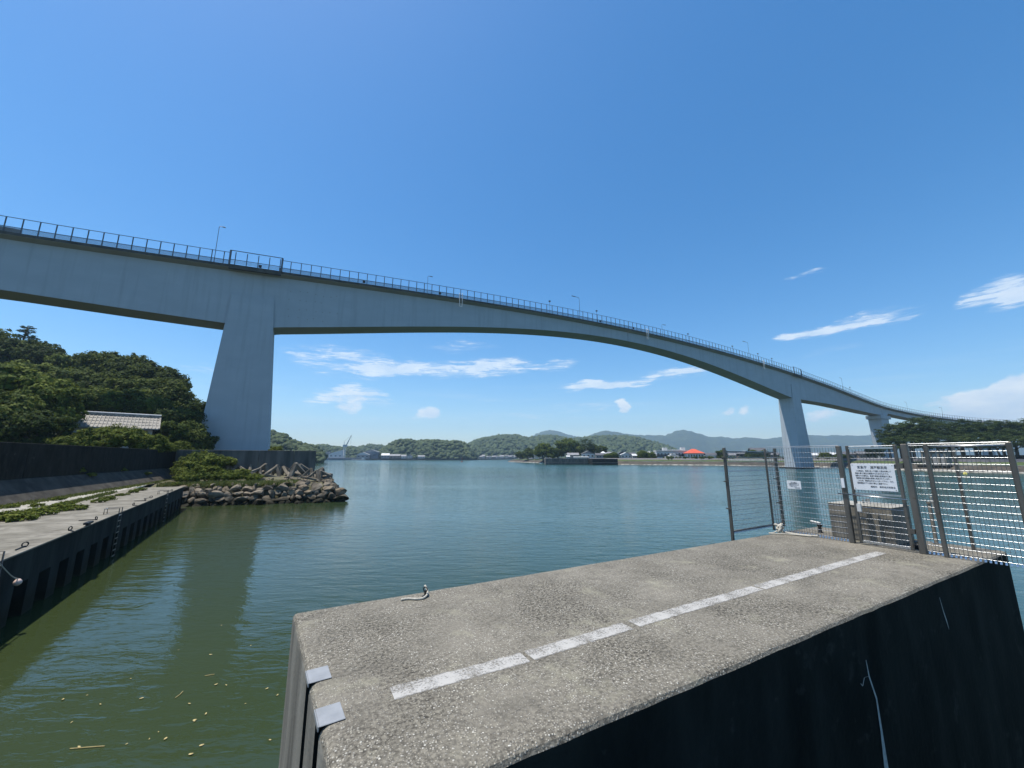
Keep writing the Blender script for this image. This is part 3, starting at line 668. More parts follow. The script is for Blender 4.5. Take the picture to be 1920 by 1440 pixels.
for u in (475, 515, 677, 823, 1125, 1186):        # small dark boxes on the guard rail
    l, up = ray(u, 600); dd = (Q1 @ BN + 1.1) / (l * BN[0] + BN[1]); t = float((np.array([l * dd, dd]) - Q1) @ BE)
    p = BP(t, .05, .55); MB().box(-.3, .3, -.08, .08, -.3, .3).build('reflector_box', M['blackm'], bridge, loc=p, rot=(0, 0, heading(t)))
p = BP(-37.6, .38, .55); MB().box(-1.6, 1.6, -.05, .05, -.4, .4).build('warning_panel', M['white'], bridge, loc=p, rot=(0, 0, heading(-37)))
for u, n in ((860, 2), (1210, 2), (1420, 2)):      # drop pipes
    l, up = ray(u, 600); dd = (Q1 @ BN + 1.3) / (l * BN[0] + BN[1]); t = float((np.array([l * dd, dd]) - Q1) @ BE)
    for k in range(n):
        MB().tube([BP(t + k * .8, -.1, 1.4), BP(t + k * .8, -.35, 1.2), BP(t + k * .8, -.35, -2.6)], .11, 6).build('drain_pipe', M['white'], bridge)
    MB().beam(BP(t, -.35, -2.6), BP(t + .8, -.35, -2.6), .3).build('drain_bracket', M['white'], bridge)
for r_, zz in enumerate((4.0, 6.0, 8.3, 10.4)):     # rows of filled anchor pockets right of the first pier
    for k in range(7 - (r_ % 2) * 2):
        t = 7.0 + k * 1.7 + random.uniform(-.5, .5)
        MB().box(-.08, .08, -.01, .01, -.1, .1).build('anchor_pocket', M['bridge_soffit'], bridge, loc=BP(t, WEB - .012, -zz + random.uniform(-.3, .3)), rot=(0, 0, heading(t)))
def bpier(tc, zb, zt, hb, ht, wb0, wb1, wt0, wt1, mat='bridge', name='bridge_pier'):
    P = []
    for z, h, a, b in ((zb, hb, wb0, wb1), (zt, ht, wt0, wt1)):
        for dt, w in ((-h, a), (h, a), (h, b), (-h, b)):
            q = BP(tc + dt, w); P.append((q.x, q.y, z))
    m = MB(); i = 0; m.v = P; m.f = [(3, 2, 1, 0), (4, 5, 6, 7), (0, 1, 5, 4), (1, 2, 6, 5), (2, 3, 7, 6), (3, 0, 4, 7)]
    return m.build(name, M[mat], bridge)
bpier(-.2, 4.8, 40.6, 6.3, 4.0, .3, WEB + BOX + .9, WEB - .22, WEB + BOX + .22)
p2 = bpier(228.2, -1, 41.2, 6.4, 3.2, .2, WEB + BOX - .2, WEB - .22, WEB + BOX + .22)
def bbox_(name, tc, h, w0, w1, z0, z1, mat, parent=None):
    P = [BP(tc + dt, w) for dt, w in ((-h, w0), (h, w0), (h, w1), (-h, w1))]
    return MB().prism([(p.x, p.y) for p in P], z0, z1).build(name, M[mat], parent or bridge)
bbox_('pier_footing', 228.2, 8.2, -1.4, WEB + BOX + 1.4, -1.2, .55, 'shade_stain')
bpier(344, 2, 29.6, 4.6, 5.2, WEB + .2, WEB + BOX - .2, WEB - .3, WEB + BOX + .3)
bbox_('pier_head', 344, 7.2, WEB - .8, WEB + BOX + .8, 29.61, 31.7, 'bridge')
for t in (398, 446): bpier(t, 2, BP(t, 0).z - 3.42, 1.6, 1.6, WEB + .3, WEB + BOX - .3, WEB + .3, WEB + BOX - .3)
# cage ladder at the foot of the first pier
cg = empty('cage_ladder', BP(-5.2, -.4), heading(0), 'blue black steel cage ladder at the foot of the left bridge pier', 'ladder')
cg.location.z = 5.6
for x in (-1.5, -.7, .2, 1.0, 1.5): MB().tube([(x, -.3, 0), (x, -.3, 3.6 - .25 * abs(x))], .07, 6).build('upright', M['cagepaint'], cg)
for z in (.6, 1.8, 3.0): MB().beam((-1.5, -.3, z), (1.5, -.3, z), .09).build('hoop', M['cagepaint'], cg)
for x in (.2, 1.2):
    for z in np.arange(.3, 3.2, .45): MB().beam((x - .25, -.22, z), (x + .3, -.22, z), .05).build('rung', M['cagepaint'], cg)

# street lamps on the bridge
def lamp(u, vtop, arm, far, label):
    off = 1.15 if not far else -(DW - 1.6)
    l, up = ray(u, 640); dd = (Q1 @ BN + off) / (l * BN[0] + BN[1]); t = float((np.array([l * dd, dd]) - Q1) @ BE)
    if t > 228:                             # curved part: nearest column
        us = []
        for tt in np.arange(228, 450, .5):
            q = BP(tt, .2 if not far else DW - .3); f = q.y * cP + (q.z - CAMH) * sP; us.append((abs(960 + F * q.x / f - u), tt))
        t = min(us)[1]
    p = BP(t, .25 if not far else DW - .35, -.1); l2, up2 = ray(u, vtop); H = CAMH + up2 * p.y - p.z
    r = empty('street_lamp', p, heading(t), label, 'street lamp', 'street lamps along the bridge')
    MB().lathe([(.12, 0), (.12, .3), (.07, .35), (.045, H - .4)], n=8).build('pole', M['rail'], r)
    MB().tube([(0, 0, H - .4), (arm * .15, 0, H - .05), (arm * .9, 0, H)], .06, 6).build('arm', M['rail'], r)
    link('lamp_head', bevelled('lamp_head', MB().box(min(arm * .8, arm * 1.6), max(arm * .8, arm * 1.6), -.14, .14, H - .08, H + .08).mesh('lamp_head', M['rail']), .04, 1), r)
    return H
lamp(378, 424, .7, False, 'tall street lamp on the bridge left of the left pier')
lamp(797, 517, .9, True, 'curved street lamp on the bridge above the left half of the main span')
lamp(1089, 558, -2.0, False, 'street lamp with a long arm on the bridge near the middle of the main span')
lamp(1243, 608, 1.4, True, 'slanting street lamp on the bridge just right of the span joint')
lamp(1402, 642, -2.4, False, 'street lamp with a long arm on the bridge left of the right pier')
lamp(1582, 709, -1.6, False, 'street lamp on the bridge right of the right pier')
lamp(1704, 754, -1.2, True, 'faint street lamp on the bridge above the pine grove left end')
lamp(1770, 764, -1.2, True, 'faint street lamp on the bridge above the middle of the pine grove')
for k, (u, v) in enumerate(((1032, 566), (1121, 584), (1291, 627), (1372, 650), (1418, 664), (1443, 673), (1594, 727))):
    l, up = ray(u, 640); dd = (Q1 @ BN - DW + 1.6) / (l * BN[0] + BN[1]); t = float((np.array([l * dd, dd]) - Q1) @ BE); p = BP(t, DW - .3, 0); H = max(2.5, CAMH + ray(u, v)[1] * p.y - p.z)
    r = empty('marker_light', p, heading(t), f'{ORD[k]} short marker light post on the far bridge railing, counted from the left', 'marker light', 'marker lights on the far bridge railing')
    MB().lathe([(.05, 0), (.05, H)], n=6).build('pole', M['rail'], r); MB().box(-.3, .3, -.2, .2, H, H + .45).build('light', M['rail'], r)
# a van on the approach, far right
vt = min((abs(960 + F * BP(tt, 2.5).x / (BP(tt, 2.5).y * cP + (BP(tt, 2.5).z - CAMH) * sP) - 1848), tt) for tt in np.arange(380, 480, .5))[1]
vn = empty('van', BP(vt, 2.3, -.40), heading(vt), 'small white van crossing the bridge above the pine grove', 'van')
link('body', bevelled('body', MB().prism([(-2.1, -.8), (2.1, -.8), (2.1, .8), (-2.1, .8)], .35, 1.1).mesh('body', M['white']), .12, 2), vn)
link('cabin', bevelled('cabin', MB().prism([(-2.05, -.76), (1.2, -.76), (1.2, .76), (-2.05, .76)], 1.101, 1.95).mesh('cabin', M['white']), .14, 2), vn)
for x in (-1.2, -.1): MB().box(x - .45, x + .45, -.775, -.765, 1.25, 1.75).build('window', M['glass'], vn)
MB().box(1.2, 1.215, -.6, .6, 1.2, 1.75).build('windscreen', M['glass'], vn)
for x in (-1.3, 1.3):
    for y in (-.72, .72):
        w = MB().tube([(x, y - .09, .32), (x, y + .09, .32)], .32, 14).build('wheel', M['tyre'], vn); MB().tube([(x, y - .10, .32), (x, y + .10, .32)], .18, 10).build('rim', M['galv'], w)

# ------------------------------------------------------------------ vegetation prototypes
def leaf_cloud(name, mat, n_clump, per, size, R=(1, 1, 1), clump_r=.2, flat=.0, inner=.55, seed=1, upbias=.35, low=-.75, aspect=.6):
    g = np.random.default_rng(seed)
    d = g.normal(size=(n_clump * 3, 3)); d /= np.linalg.norm(d, axis=1)[:, None]; d = d[d[:, 2] > low][:n_clump]; n_clump = len(d)
    lump = 1 + .16 * np.sin(d[:, 0] * 5 + seed) * np.cos(d[:, 1] * 4.3 + seed * 2) + .12 * np.sin(d[:, 2] * 7 + seed)
    rad = (inner + (1 - inner) * g.random(n_clump) ** .45) * lump
    c = d * rad[:, None] * np.array(R)
    cs = clump_r * (.6 + .8 * g.random(n_clump))
    ld = g.normal(size=(n_clump, per, 3)); ld /= np.linalg.norm(ld, axis=2)[:, :, None]
    lr = g.random((n_clump, per, 1)) ** .4
    off = ld * lr * cs[:, None, None]; off[:, :, 2] *= (1 - flat)
    p = (c[:, None, :] + off).reshape(-1, 3)
    nrm = ld.reshape(-1, 3) + d.repeat(per, 0) * .6 + g.normal(size=(len(p), 3)) * .5; nrm[:, 2] += upbias; nrm /= np.linalg.norm(nrm, axis=1)[:, None]
    a = np.cross(nrm, g.normal(size=nrm.shape)); a /= np.linalg.norm(a, axis=1)[:, None]; b = np.cross(nrm, a)
    s = size * (.6 + .8 * g.random(len(p)))[:, None]
    V = np.stack([p - a * s, p + b * s * aspect, p + a * s, p - b * s * aspect], 1).reshape(-1, 3)
    n = len(p); me = bpy.data.meshes.new(name)
    me.vertices.add(n * 4); me.vertices.foreach_set('co', V.ravel()); me.loops.add(n * 4); me.loops.foreach_set('vertex_index', np.arange(n * 4))
    me.polygons.add(n); me.polygons.foreach_set('loop_start', np.arange(n) * 4); me.polygons.foreach_set('loop_total', np.full(n, 4))
    hue = np.clip(.5 + .22 * g.normal(size=n_clump).repeat(per) + .16 * g.normal(size=n), 0, 1)
    at_ = me.attributes.new('hue', 'FLOAT', 'FACE'); at_.data.foreach_set('value', hue.astype(np.float32))
    me.materials.append(mat); me.update(); me.validate(); return me
def trunk_mesh(name, h, r, seed, spread=.5):
    g = random.Random(seed); m = MB(); top = (g.uniform(-.1, .1), g.uniform(-.1, .1), h)
    m.tube([(0, 0, -.4), (g.uniform(-.04, .04), g.uniform(-.04, .04), h * .5), top], [r * 1.3, r, r * .6], 7)
    for k in range(6):
        a = k * 1.05 + g.uniform(-.3, .3); z0 = h * g.uniform(.55, .95); L = spread * g.uniform(.6, 1.1)
        m.tube([(0, 0, z0), (math.cos(a) * L * .5, math.sin(a) * L * .5, z0 + .25), (math.cos(a) * L, math.sin(a) * L, z0 + .5)], [r * .5, r * .35, r * .15], 5)
    return m.mesh(name, M['bark'], True)
# unit trees: crown radius 1 centred at z = 1.7, foot at z = 0
CR = [leaf_cloud('crown', M['leafA'], 230, 44, .062, (1, 1, .86), .21, .28, .5, s_) for s_ in (3, 5)] + \
     [leaf_cloud('crown', M['leafB'], 230, 44, .060, (1, 1, .9), .20, .25, .5, s_) for s_ in (11, 13)]
TR = [trunk_mesh('trunk', 1.5, .09, s_, .6) for s_ in (1, 2)]
PCR = [leaf_cloud('crown', M['pine'], 130, 70, .055, (1, 1, .95), .24, .72, .35, s_, .5, -.5, .22) for s_ in (21, 23, 25)]
SHR = [leaf_cloud('foliage', M['leafS'], 170, 40, .060, (1, 1, .85), .20, .15, .45, s_, .4, -.3) for s_ in (31, 33)]
STM = trunk_mesh('stem', .35, .03, 4, .45)
def tree(u, v, rpx, d, kind, label, group, name='broadleaf_tree', sz=1.0, cat='tree'):
    c = at(u, v, d); R = rpx / F * d; cr = (CR + PCR)[kind] if not isinstance(kind, bpy.types.Mesh) else kind
    root = empty(name, (c.x, c.y, c.z - 1.7 * R * sz), random.uniform(0, 6.28), label, cat, group); root.scale = (R, R, R * sz)
    link('crown', cr, root, (0, 0, 1.7)); link('trunk', TR[kind % 2 if isinstance(kind, int) else 0], root)
    return root
def shrub(p, R, label, group=None, k=0, sz=1.0, name='shrub', cat='shrub', mesh=None):
    root = empty(name, p, random.uniform(0, 6.28), label, cat, group); root.scale = (R, R, R * sz)
    link('foliage', mesh or SHR[k % 2], root, (0, 0, .22)); link('stem', STM, root); return root

# ------------------------------------------------------------------ left bank: quay, apron, sea walls, headland
G0 = gz(0, 1050, 2.2); G1 = gz(345, 912, 2.2); GD = (G1 - G0).normalized(); GM = Vector((-GD.y, GD.x, 0))   # GM points inland (left)
if GM.x > 0: GM = -GM
QL = (G1 - G0).length
def QP(s, w, z=2.2): p = G0 + GD * s + GM * w; return Vector((p.x, p.y, z))
W0 = Vector((-33.3, 25.6, 0)); W1 = Vector((-51.0, 60.6, 0)); WD = (W1 - W0).normalized(); WM = Vector((-WD.y, WD.x, 0))
if WM.x > 0: WM = -WM
def WP(s, w, z): p = W0 + WD * s + WM * w; return Vector((p.x, p.y, z))
WL = (W1 - W0).length; SB = 24.0
quay = empty('quay_wall', QP(0, 0, 0), 0, 'low concrete quay with dark niches along its shaded face at left', 'quay')
quay.location = (0, 0, 0)
m = MB(); z_t, z_n, z_b = 2.14, 1.15, -1.5; ns = []
s = -SB
m.quad(QP(-SB, 0, z_n), QP(QL, 0, z_n), QP(QL, 0, z_t), QP(-SB, 0, z_t))
pitch = 1.75; wn = .95
while s < QL:
    e = min(s + pitch - wn, QL); m.quad(QP(s, 0, z_b), QP(e, 0, z_b), QP(e, 0, z_n), QP(s, 0, z_n))
    a, b = e, min(e + wn, QL)
    if b - a > .1:
        dp = .55
        m.quad(QP(a, dp, z_b), QP(b, dp, z_b), QP(b, dp, z_n), QP(a, dp, z_n)); m.quad(QP(a, 0, z_b), QP(a, dp, z_b), QP(a, dp, z_n), QP(a, 0, z_n))
        m.quad(QP(b, dp, z_b), QP(b, 0, z_b), QP(b, 0, z_n), QP(b, dp, z_n)); m.quad(QP(a, dp, z_n), QP(b, dp, z_n), QP(b, 0, z_n), QP(a, 0, z_n))
    s += pitch
m.quad(QP(QL, 0, z_b), QP(QL, 6.5, z_b), QP(QL, 6.5, z_t), QP(QL, 0, z_t))
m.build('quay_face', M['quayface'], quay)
for k in range(int((QL + SB) / 9.2) + 1):            # top slabs between joints
    a, b = -SB + k * 9.2, min(-SB + (k + 1) * 9.2 - .02, QL + .03)
    if b - a > .2:
        P = [QP(a, -.06), QP(b, -.06), QP(b, 4.0), QP(a, 4.0)]; P = P if (P[1] - P[0]).cross(P[2] - P[1]).z > 0 else P[::-1]
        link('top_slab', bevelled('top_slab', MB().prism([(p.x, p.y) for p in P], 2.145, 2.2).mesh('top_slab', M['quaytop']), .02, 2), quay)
def strip(name, A, B, mat, kind='structure', parent=None):
    rows = [A, B]; o = MB().grid(rows).build(name, M[mat], parent)
    if parent is None: tag(o, kind=kind)
    return o
SS = np.linspace(-SB, WL, 14)
def foot(s): p = WP(s, -1.5, 2.19); return p
strip('path', [QP(s_, 4.0, 2.196) for s_ in np.linspace(-SB, QL, 14)], [WP(s_, -1.3, 2.196) for s_ in SS], 'pathc')
strip('apron', [WP(s_, -1.55, 2.2) for s_ in SS], [WP(s_, .05, 3.75) for s_ in SS], 'apron')
sw = empty('sea_wall', (0, 0, 0), 0, 'tall dark sea wall running along the left bank in shade', 'sea wall')
n_p = 7
for k in range(n_p):
    a = -SB + (WL + SB) * k / n_p; b = -SB + (WL + SB) * (k + 1) / n_p - .03
    P = [WP(a, 0, 0), WP(b, 0, 0), WP(b, .6, 0), WP(a, .6, 0)]; P = P if (P[1] - P[0]).cross(P[2] - P[1]).z > 0 else P[::-1]
    link('wall_panel', bevelled('wall_panel', MB().prism([(p.x, p.y) for p in P], 2.0, 6.2).mesh('wall_panel', M['shade_stain']), .03, 1), sw)
# headland wall round the bridge pier
K = Vector((-33.3, 67.3, 0)); hw = empty('sea_wall', (0, 0, 0), 0, 'grey panelled sea wall on the headland in front of the left bridge pier', 'sea wall')
KE = Vector((.87631, .48175, 0)); KB = Vector((-.48175, .87631, 0))
segs = [0, 3.3, 8.2, 13.2, 18.6]
for k in range(4):
    a, b = segs[k] + .02, segs[k + 1] - .02
    P = [K - KE * b, K - KE * a, K - KE * a + KB * .5, K - KE * b + KB * .5]
    link('wall_panel', bevelled('wall_panel', MB().prism([(p.x, p.y) for p in P], 1.0, 6.3).mesh('wall_panel', M['seawall']), .03, 1), hw)
for k in range(4):
    a, b = .52 + k * 8, .52 + k * 8 + 7.96
    P = [K + KB * a - KE * .5, K + KB * a, K + KB * b, K + KB * b - KE * .5]
    link('wall_panel', bevelled('wall_panel', MB().prism([(p.x, p.y) for p in P], -.5, 6.3).mesh('wall_panel', M['seawall']), .03, 1), hw)
stp = empty('concrete_step', K + KE * 1.0 - KB * 1.6 + Vector((0, 0, 1.0)), math.atan2(KE.y, KE.x), 'low square concrete footing at the corner of the headland wall', 'footing')
link('block', bevelled('block', MB().box(-2.4, 1.6, -1.4, 1.4, -1, 1.55).mesh('block', M['seawall']), .04, 2), stp)
# headland ground
R0 = gz(352, 950, 0); R1 = gz(640, 941, 0); R0.z = R1.z = 0
RD = (R1 - R0).normalized(); RB = Vector((-RD.y, RD.x, 0)); RL = (R1 - R0).length
def HP(s, w, z): p = R0 + RD * s + RB * w; return Vector((p.x, p.y, z))
rows = []
for s_ in np.linspace(-6, RL - 1.6, 12):
    row = []
    for w, z in ((.9, -.6), (1.3, .7), (2.0, 1.75), (5, 2.1), (12, 2.5), (26, 2.9)):
        row.append(HP(s_ - max(0, w - 2) * .55 * max(0, s_ / RL), w, z))
    rows.append(row)
last = [p + Vector((1.0, .3, 0)) for p in rows[-1]]
for p in last: p.z = -.8
rows.append(last)
tag(MB().grid(rows).build('headland', M['soil'], smooth=False), kind='structure')
# rock revetment: every stone a part
rv = empty('rock_revetment', (0, 0, 0), 0, 'bank of rough brown boulders edging the headland at the waterline', 'revetment')
def stone_mesh(seed):
    bm = bmesh.new(); bmesh.ops.create_icosphere(bm, subdivisions=2, radius=.5); g = random.Random(seed)
    pl = [(Vector((g.gauss(0, 1), g.gauss(0, 1), g.gauss(0, 1))).normalized(), g.uniform(.20, .38)) for _ in range(8)]
    for v in bm.verts:
        for n_, d_ in pl:
            k = v.co.dot(n_) - d_
            if k > 0: v.co -= n_ * k
        v.co += Vector((g.uniform(-.018, .018), g.uniform(-.018, .018), g.uniform(-.018, .018)))
    bmesh.ops.dissolve_limit(bm, angle_limit=.16, verts=bm.verts, edges=bm.edges)
    bmesh.ops.triangulate(bm, faces=bm.faces)
    me = bpy.data.meshes.new('stone'); bm.to_mesh(me); bm.free(); me.materials.append(M['rock']); return me
STN = [stone_mesh(k) for k in range(10)]
def stone(p, sx, sz): link('stone', random.choice(STN), rv, p, (random.uniform(-.35, .35), random.uniform(-.35, .35), random.uniform(0, 6.28)), (sx * random.uniform(1.0, 1.3), sx * random.uniform(.85, 1.15), sz * random.uniform(1.0, 1.25)))
for row, (z, w) in enumerate(((-.05, .25), (.5, .6), (1.05, 1.0), (1.55, 1.5), (1.95, 2.3))):
    s_ = -2.4
    while s_ < RL - .35 * row - .3:
        sx = random.choice((random.uniform(.55, .9), random.uniform(.9, 1.3), random.uniform(1.2, 1.85))) if row < 4 else random.uniform(.5, 1.1)
        stone(HP(s_ + sx / 2 + random.uniform(-.1, .1), w + random.uniform(-.12, .12), z + random.uniform(-.1, .1)), sx * 1.12, random.uniform(.75, 1.0) * (1.0 if row < 4 else .7)); s_ += sx * .9
    q = 0.0                                 # round the tip, along the channel side
    T0 = HP(RL - .35 * row, w, 0); TD = Vector((-.45, .89, 0))
    while q < (22 if row < 3 else 15 if row == 3 else 9):
        sx = random.uniform(.9, 1.6); p = T0 + TD * (q + .6) + Vector((-.2, 0, 0)) * 0
        stone(Vector((p.x + random.uniform(-.15, .15) - .1 * row, p.y, z + random.uniform(-.08, .1))), sx * 1.1, random.uniform(.8, 1.05)); q += sx * .92
for _ in range(34):                        # loose stones strewn on the bank top
    s_ = random.uniform(RL * .38, RL - 1.2); w = random.uniform(2.6, 8.5); stone(HP(s_ - max(0, w - 2) * .55 * s_ / RL, w, 2.0 + .06 * w), random.uniform(.4, .8), random.uniform(.3, .5))
# concrete armour blocks: open triangular frames
def armour_mesh():
    m = MB(); L = 1.0; P = [Vector((math.cos(a), math.sin(a), -.35)) * L for a in (math.pi / 2, math.pi * 7 / 6, math.pi * 11 / 6)] + [Vector((0, 0, .95))]
    for a in range(4):
        for b in range(a + 1, 4):
            d = (P[b] - P[a]).normalized(); m.beam(P[a] - d * .12, P[b] + d * .12, .36, .36)
    return bevelled('armour_frame', m.mesh('armour_frame', M['armour']), .05, 1)
AM = armour_mesh()
ab = [(412, 882, 62, .9), (428, 884, 61, .9), (446, 882, 62, 1.0), (466, 881, 63, 1.05), (480, 889, 58, .95), (494, 885, 61, 1.25), (512, 892, 57, 1.1), (520, 884, 63, 1.1), (537, 890, 59, 1.1), (553, 891, 57.5, 1.45), (567, 886, 62, 1.25), (580, 898, 55, .9), (598, 898, 56, 1.0), (590, 902, 52, .8), (455, 890, 57, .9), (605, 904, 53, .8)]
for k, (u, v, d, s_) in enumerate(sorted(ab)):
    p = at(u, v, d); p.z = max(p.z, 2.45 + .35 * s_)
    o = link('armour_block', AM, None, p, (random.uniform(-.55, .55), random.uniform(-.55, .55), random.uniform(0, 6.28)), s_ * 1.0)
    tag(o, f'{ORD[k]} concrete triangular armour block below the headland wall, counted from the left', 'armour block', 'armour blocks on the headland')
# headland plants
hs_ = [(378, 872, 58, 2.6, 'large leafy shrub against the headland wall beside the quay end', .95), (352, 882, 52, 1.7, 'leafy shrub at the dark wall corner behind the quay end', .8), (415, 868, 60, 1.9, 'spreading leafy shrub in front of the headland wall', .7),
       (385, 893, 49.5, 1.8, 'low bright green shrub above the boulders nearest the quay', .8), (420, 895, 50, 1.6, 'low green shrub above the boulders, second from the quay', .7), (452, 893, 54, 1.5, 'low green shrub spilling among the left armour blocks', .7), (478, 897, 52, 1.1, 'small green shrub below the armour blocks', .7),
       (516, 848, 70, 1.3, 'small leafy shrub hanging over the headland wall top', .9), (350, 898, 47, 1.2, 'small green shrub at the far end of the quay', .8)]
for k, (u, v, d, R, lb, sz) in enumerate(hs_):
    p = at(u, v, d); p.z -= .25 * R * sz; shrub(p, R, lb, 'shrubs on the headland', k, sz)
# blades of grass on the headland bank
def grass_patch(name, pts, h, label):
    n = len(pts); g = np.random.default_rng(5); P = np.array(pts); a = g.random(n) * 6.28; w = .03 + .03 * g.random(n); hh = h * (.5 + g.random(n)); ln = g.normal(size=(n, 2)) * .3 * hh[:, None]
    dx = np.stack([np.cos(a) * w, np.sin(a) * w, np.zeros(n)], 1); tip = P + np.concatenate([ln, hh[:, None]], 1)
    V = np.stack([P - dx, P + dx, tip], 1).reshape(-1, 3); me = bpy.data.meshes.new(name)
    me.vertices.add(n * 3); me.vertices.foreach_set('co', V.ravel()); me.loops.add(n * 3); me.loops.foreach_set('vertex_index', np.arange(n * 3)); me.polygons.add(n)
    me.polygons.foreach_set('loop_start', np.arange(n) * 3); me.polygons.foreach_set('loop_total', np.full(n, 3))
    at_ = me.attributes.new('hue', 'FLOAT', 'FACE'); at_.data.foreach_set('value', g.random(n).astype(np.float32)); me.materials.append(M['grass']); me.update()
    return tag(link(name, me), label, 'grass', None, 'stuff')
gp = [tuple(HP(random.uniform(-4, RL * .62), random.uniform(1.9, 5.0), 1.8) + Vector((0, 0, random.uniform(0, .25)))) for _ in range(9000)]
grass_patch('grass', gp, .42, 'yellow green grass on the headland bank behind the boulders')
# weeds on the quay
wd = [(8, 972, .85), (38, 972, .8), (62, 958, .6), (78, 962, .75), (102, 955, .75), (122, 950, .8), (143, 952, .65), (20, 948, .5), (70, 946, .45), (108, 934, .5), (185, 938, .55), (201, 934, .6), (224, 926, .4), (250, 920, .5), (262, 916, .6), (181, 914, .6), (205, 911, .6), (238, 924, .3), (330, 905, .6)]
WDM = [leaf_cloud('foliage', M['leafS'], 60, 14, .13, (1, 1, .7), .25, .2, .3, s_, .6, -.1, .55) for s_ in (41, 43)]
for k, (u, v, R) in enumerate(sorted(wd)):
    p = gz(u, v + 4, 2.2); shrub(p, R * .72, f'{ORD[k]} clump of green weeds on the left quay, counted from the left edge', 'weeds on the quay', k, .75, 'weed', 'weed', WDM[k % 2])
gp = []
for _ in range(5000):
    s_ = random.uniform(-4, WL - 3); w = -1.6 + random.gauss(0, .25); p = WP(s_, w, 2.2); gp.append(tuple(p))
for _ in range(3500):
    s_ = random.uniform(-6, QL - 6); p = QP(s_, 4.0 + random.gauss(0, .15), 2.2); gp.append(tuple(p))
grass_patch('grass', gp, .16, 'thin grass growing in the joints of the quay paving')
for k, (u, v) in enumerate(((147, 885), (170, 893), (229, 883), (275, 890))):     # little plants on the apron
    l, up = ray(u, v)
    d = 40.0
    for _ in range(40):
        q = Vector((l * d, d, 0)); w = (q - W0).dot(WM); zz = 2.2 + (w + 1.55) / 1.6 * 1.55; d += (-(CAMH + up * d) + zz) * -1.0 * .0
        break
    best = min(((abs(CAMH + up * dd - (2.2 + ((Vector((l * dd, dd, 0)) - W0).dot(WM) + 1.55) * .97)), dd) for dd in np.arange(20, 70, .1)))
    q = Vector((l * best[1], best[1], CAMH + up * best[1]))
    shrub(q, .42, f'{ORD[k]} small plant rooted on the sloping apron, counted from the left', 'plants on the apron', k, .9, 'weed', 'weed', WDM[k % 2])
# mooring rings, ladders and floats on the quay
for k, (u, v) in enumerate(((46, 1026), (131, 995), (180, 975), (250, 948), (272, 939), (283, 934), (322, 921))):
    p = gz(u, v, 2.2); r = empty('mooring_ring', p, random.uniform(0, 3), f'{ORD[k]} iron mooring ring along the quay edge, counted from the left', 'mooring ring', 'mooring rings on the quay')
    MB().ring((0, 0, .09), .075, .02, (.5, .85, .1)).build('ring', M['blackm'], r); MB().lathe([(.05, 0), (.05, .04), (.02, .05)], n=8).build('anchor', M['blackm'], r)
    MB().tube([(-.05, 0, .03), (-.55, -.22, .025)], .02, 6).build('shackle_bar', M['blackm'], r)
p = gz(165, 985, 2.2); r = empty('mooring_cleat', p, math.atan2(GD.y, GD.x), 'flat black mooring cleat on the quay edge', 'cleat')
link('bar', bevelled('bar', MB().box(-.35, .35, -.09, .09, .06, .16).mesh('bar', M['blackm']), .03, 2), r); MB().box(-.1, .1, -.06, .06, 0, .06).build('foot', M['blackm'], r)
def quay_ladder(u, v, label):
    p = gz(u, v, 2.2); s_ = (p - G0).dot(GD)
    r = empty('quay_ladder', (0, 0, 0), 0, label, 'ladder', 'ladders on the quay face')
    for ds in (-.28, .28):
        MB().tube([QP(s_ + ds, .45, 2.2), QP(s_ + ds, .45, 2.48), QP(s_ + ds, -.14, 2.48), QP(s_ + ds, -.14, -.4)], .022, 7).build('side_rail', M['post'], r, True)
    MB().tube([QP(s_ - .28, .45, 2.47), QP(s_ + .28, .45, 2.47)], .022, 6).build('hand_bar', M['galv'], r)
    for z in np.arange(-.3, 2.3, .3): MB().beam(QP(s_ - .28, -.14, z), QP(s_ + .28, -.14, z), .05, .025).build('rung', M['galv'], r)
    return s_
sl = quay_ladder(2, 1056, 'steel ladder with pale rungs on the quay face at the left picture edge')
quay_ladder(226, 962, 'steel ladder with a hooped top half way along the quay face')
quay_ladder(309, 926, 'steel ladder near the far end of the quay face')
FS = .5
fl = empty('mooring_float', QP(sl + .9, -.35, 1.45), 0, 'faded pink float hanging from a rope beside the nearest ladder', 'float')
MB().lathe([(r_ * FS, z_ * FS) for r_, z_ in ((.02, -.21), (.08, -.19), (.16, -.12), (.19, -.02), (.17, .08), (.10, .17), (.02, .2))], n=14).build('ball', M['pinkfloat'], fl, True)
rope_tube('hanging_rope', [(0, 0, .09), tuple((QP(sl + .3, -.2, 2.0) - fl.location) * .5), tuple(QP(sl - .2, -.1, 2.45) - fl.location)], .013, fl)

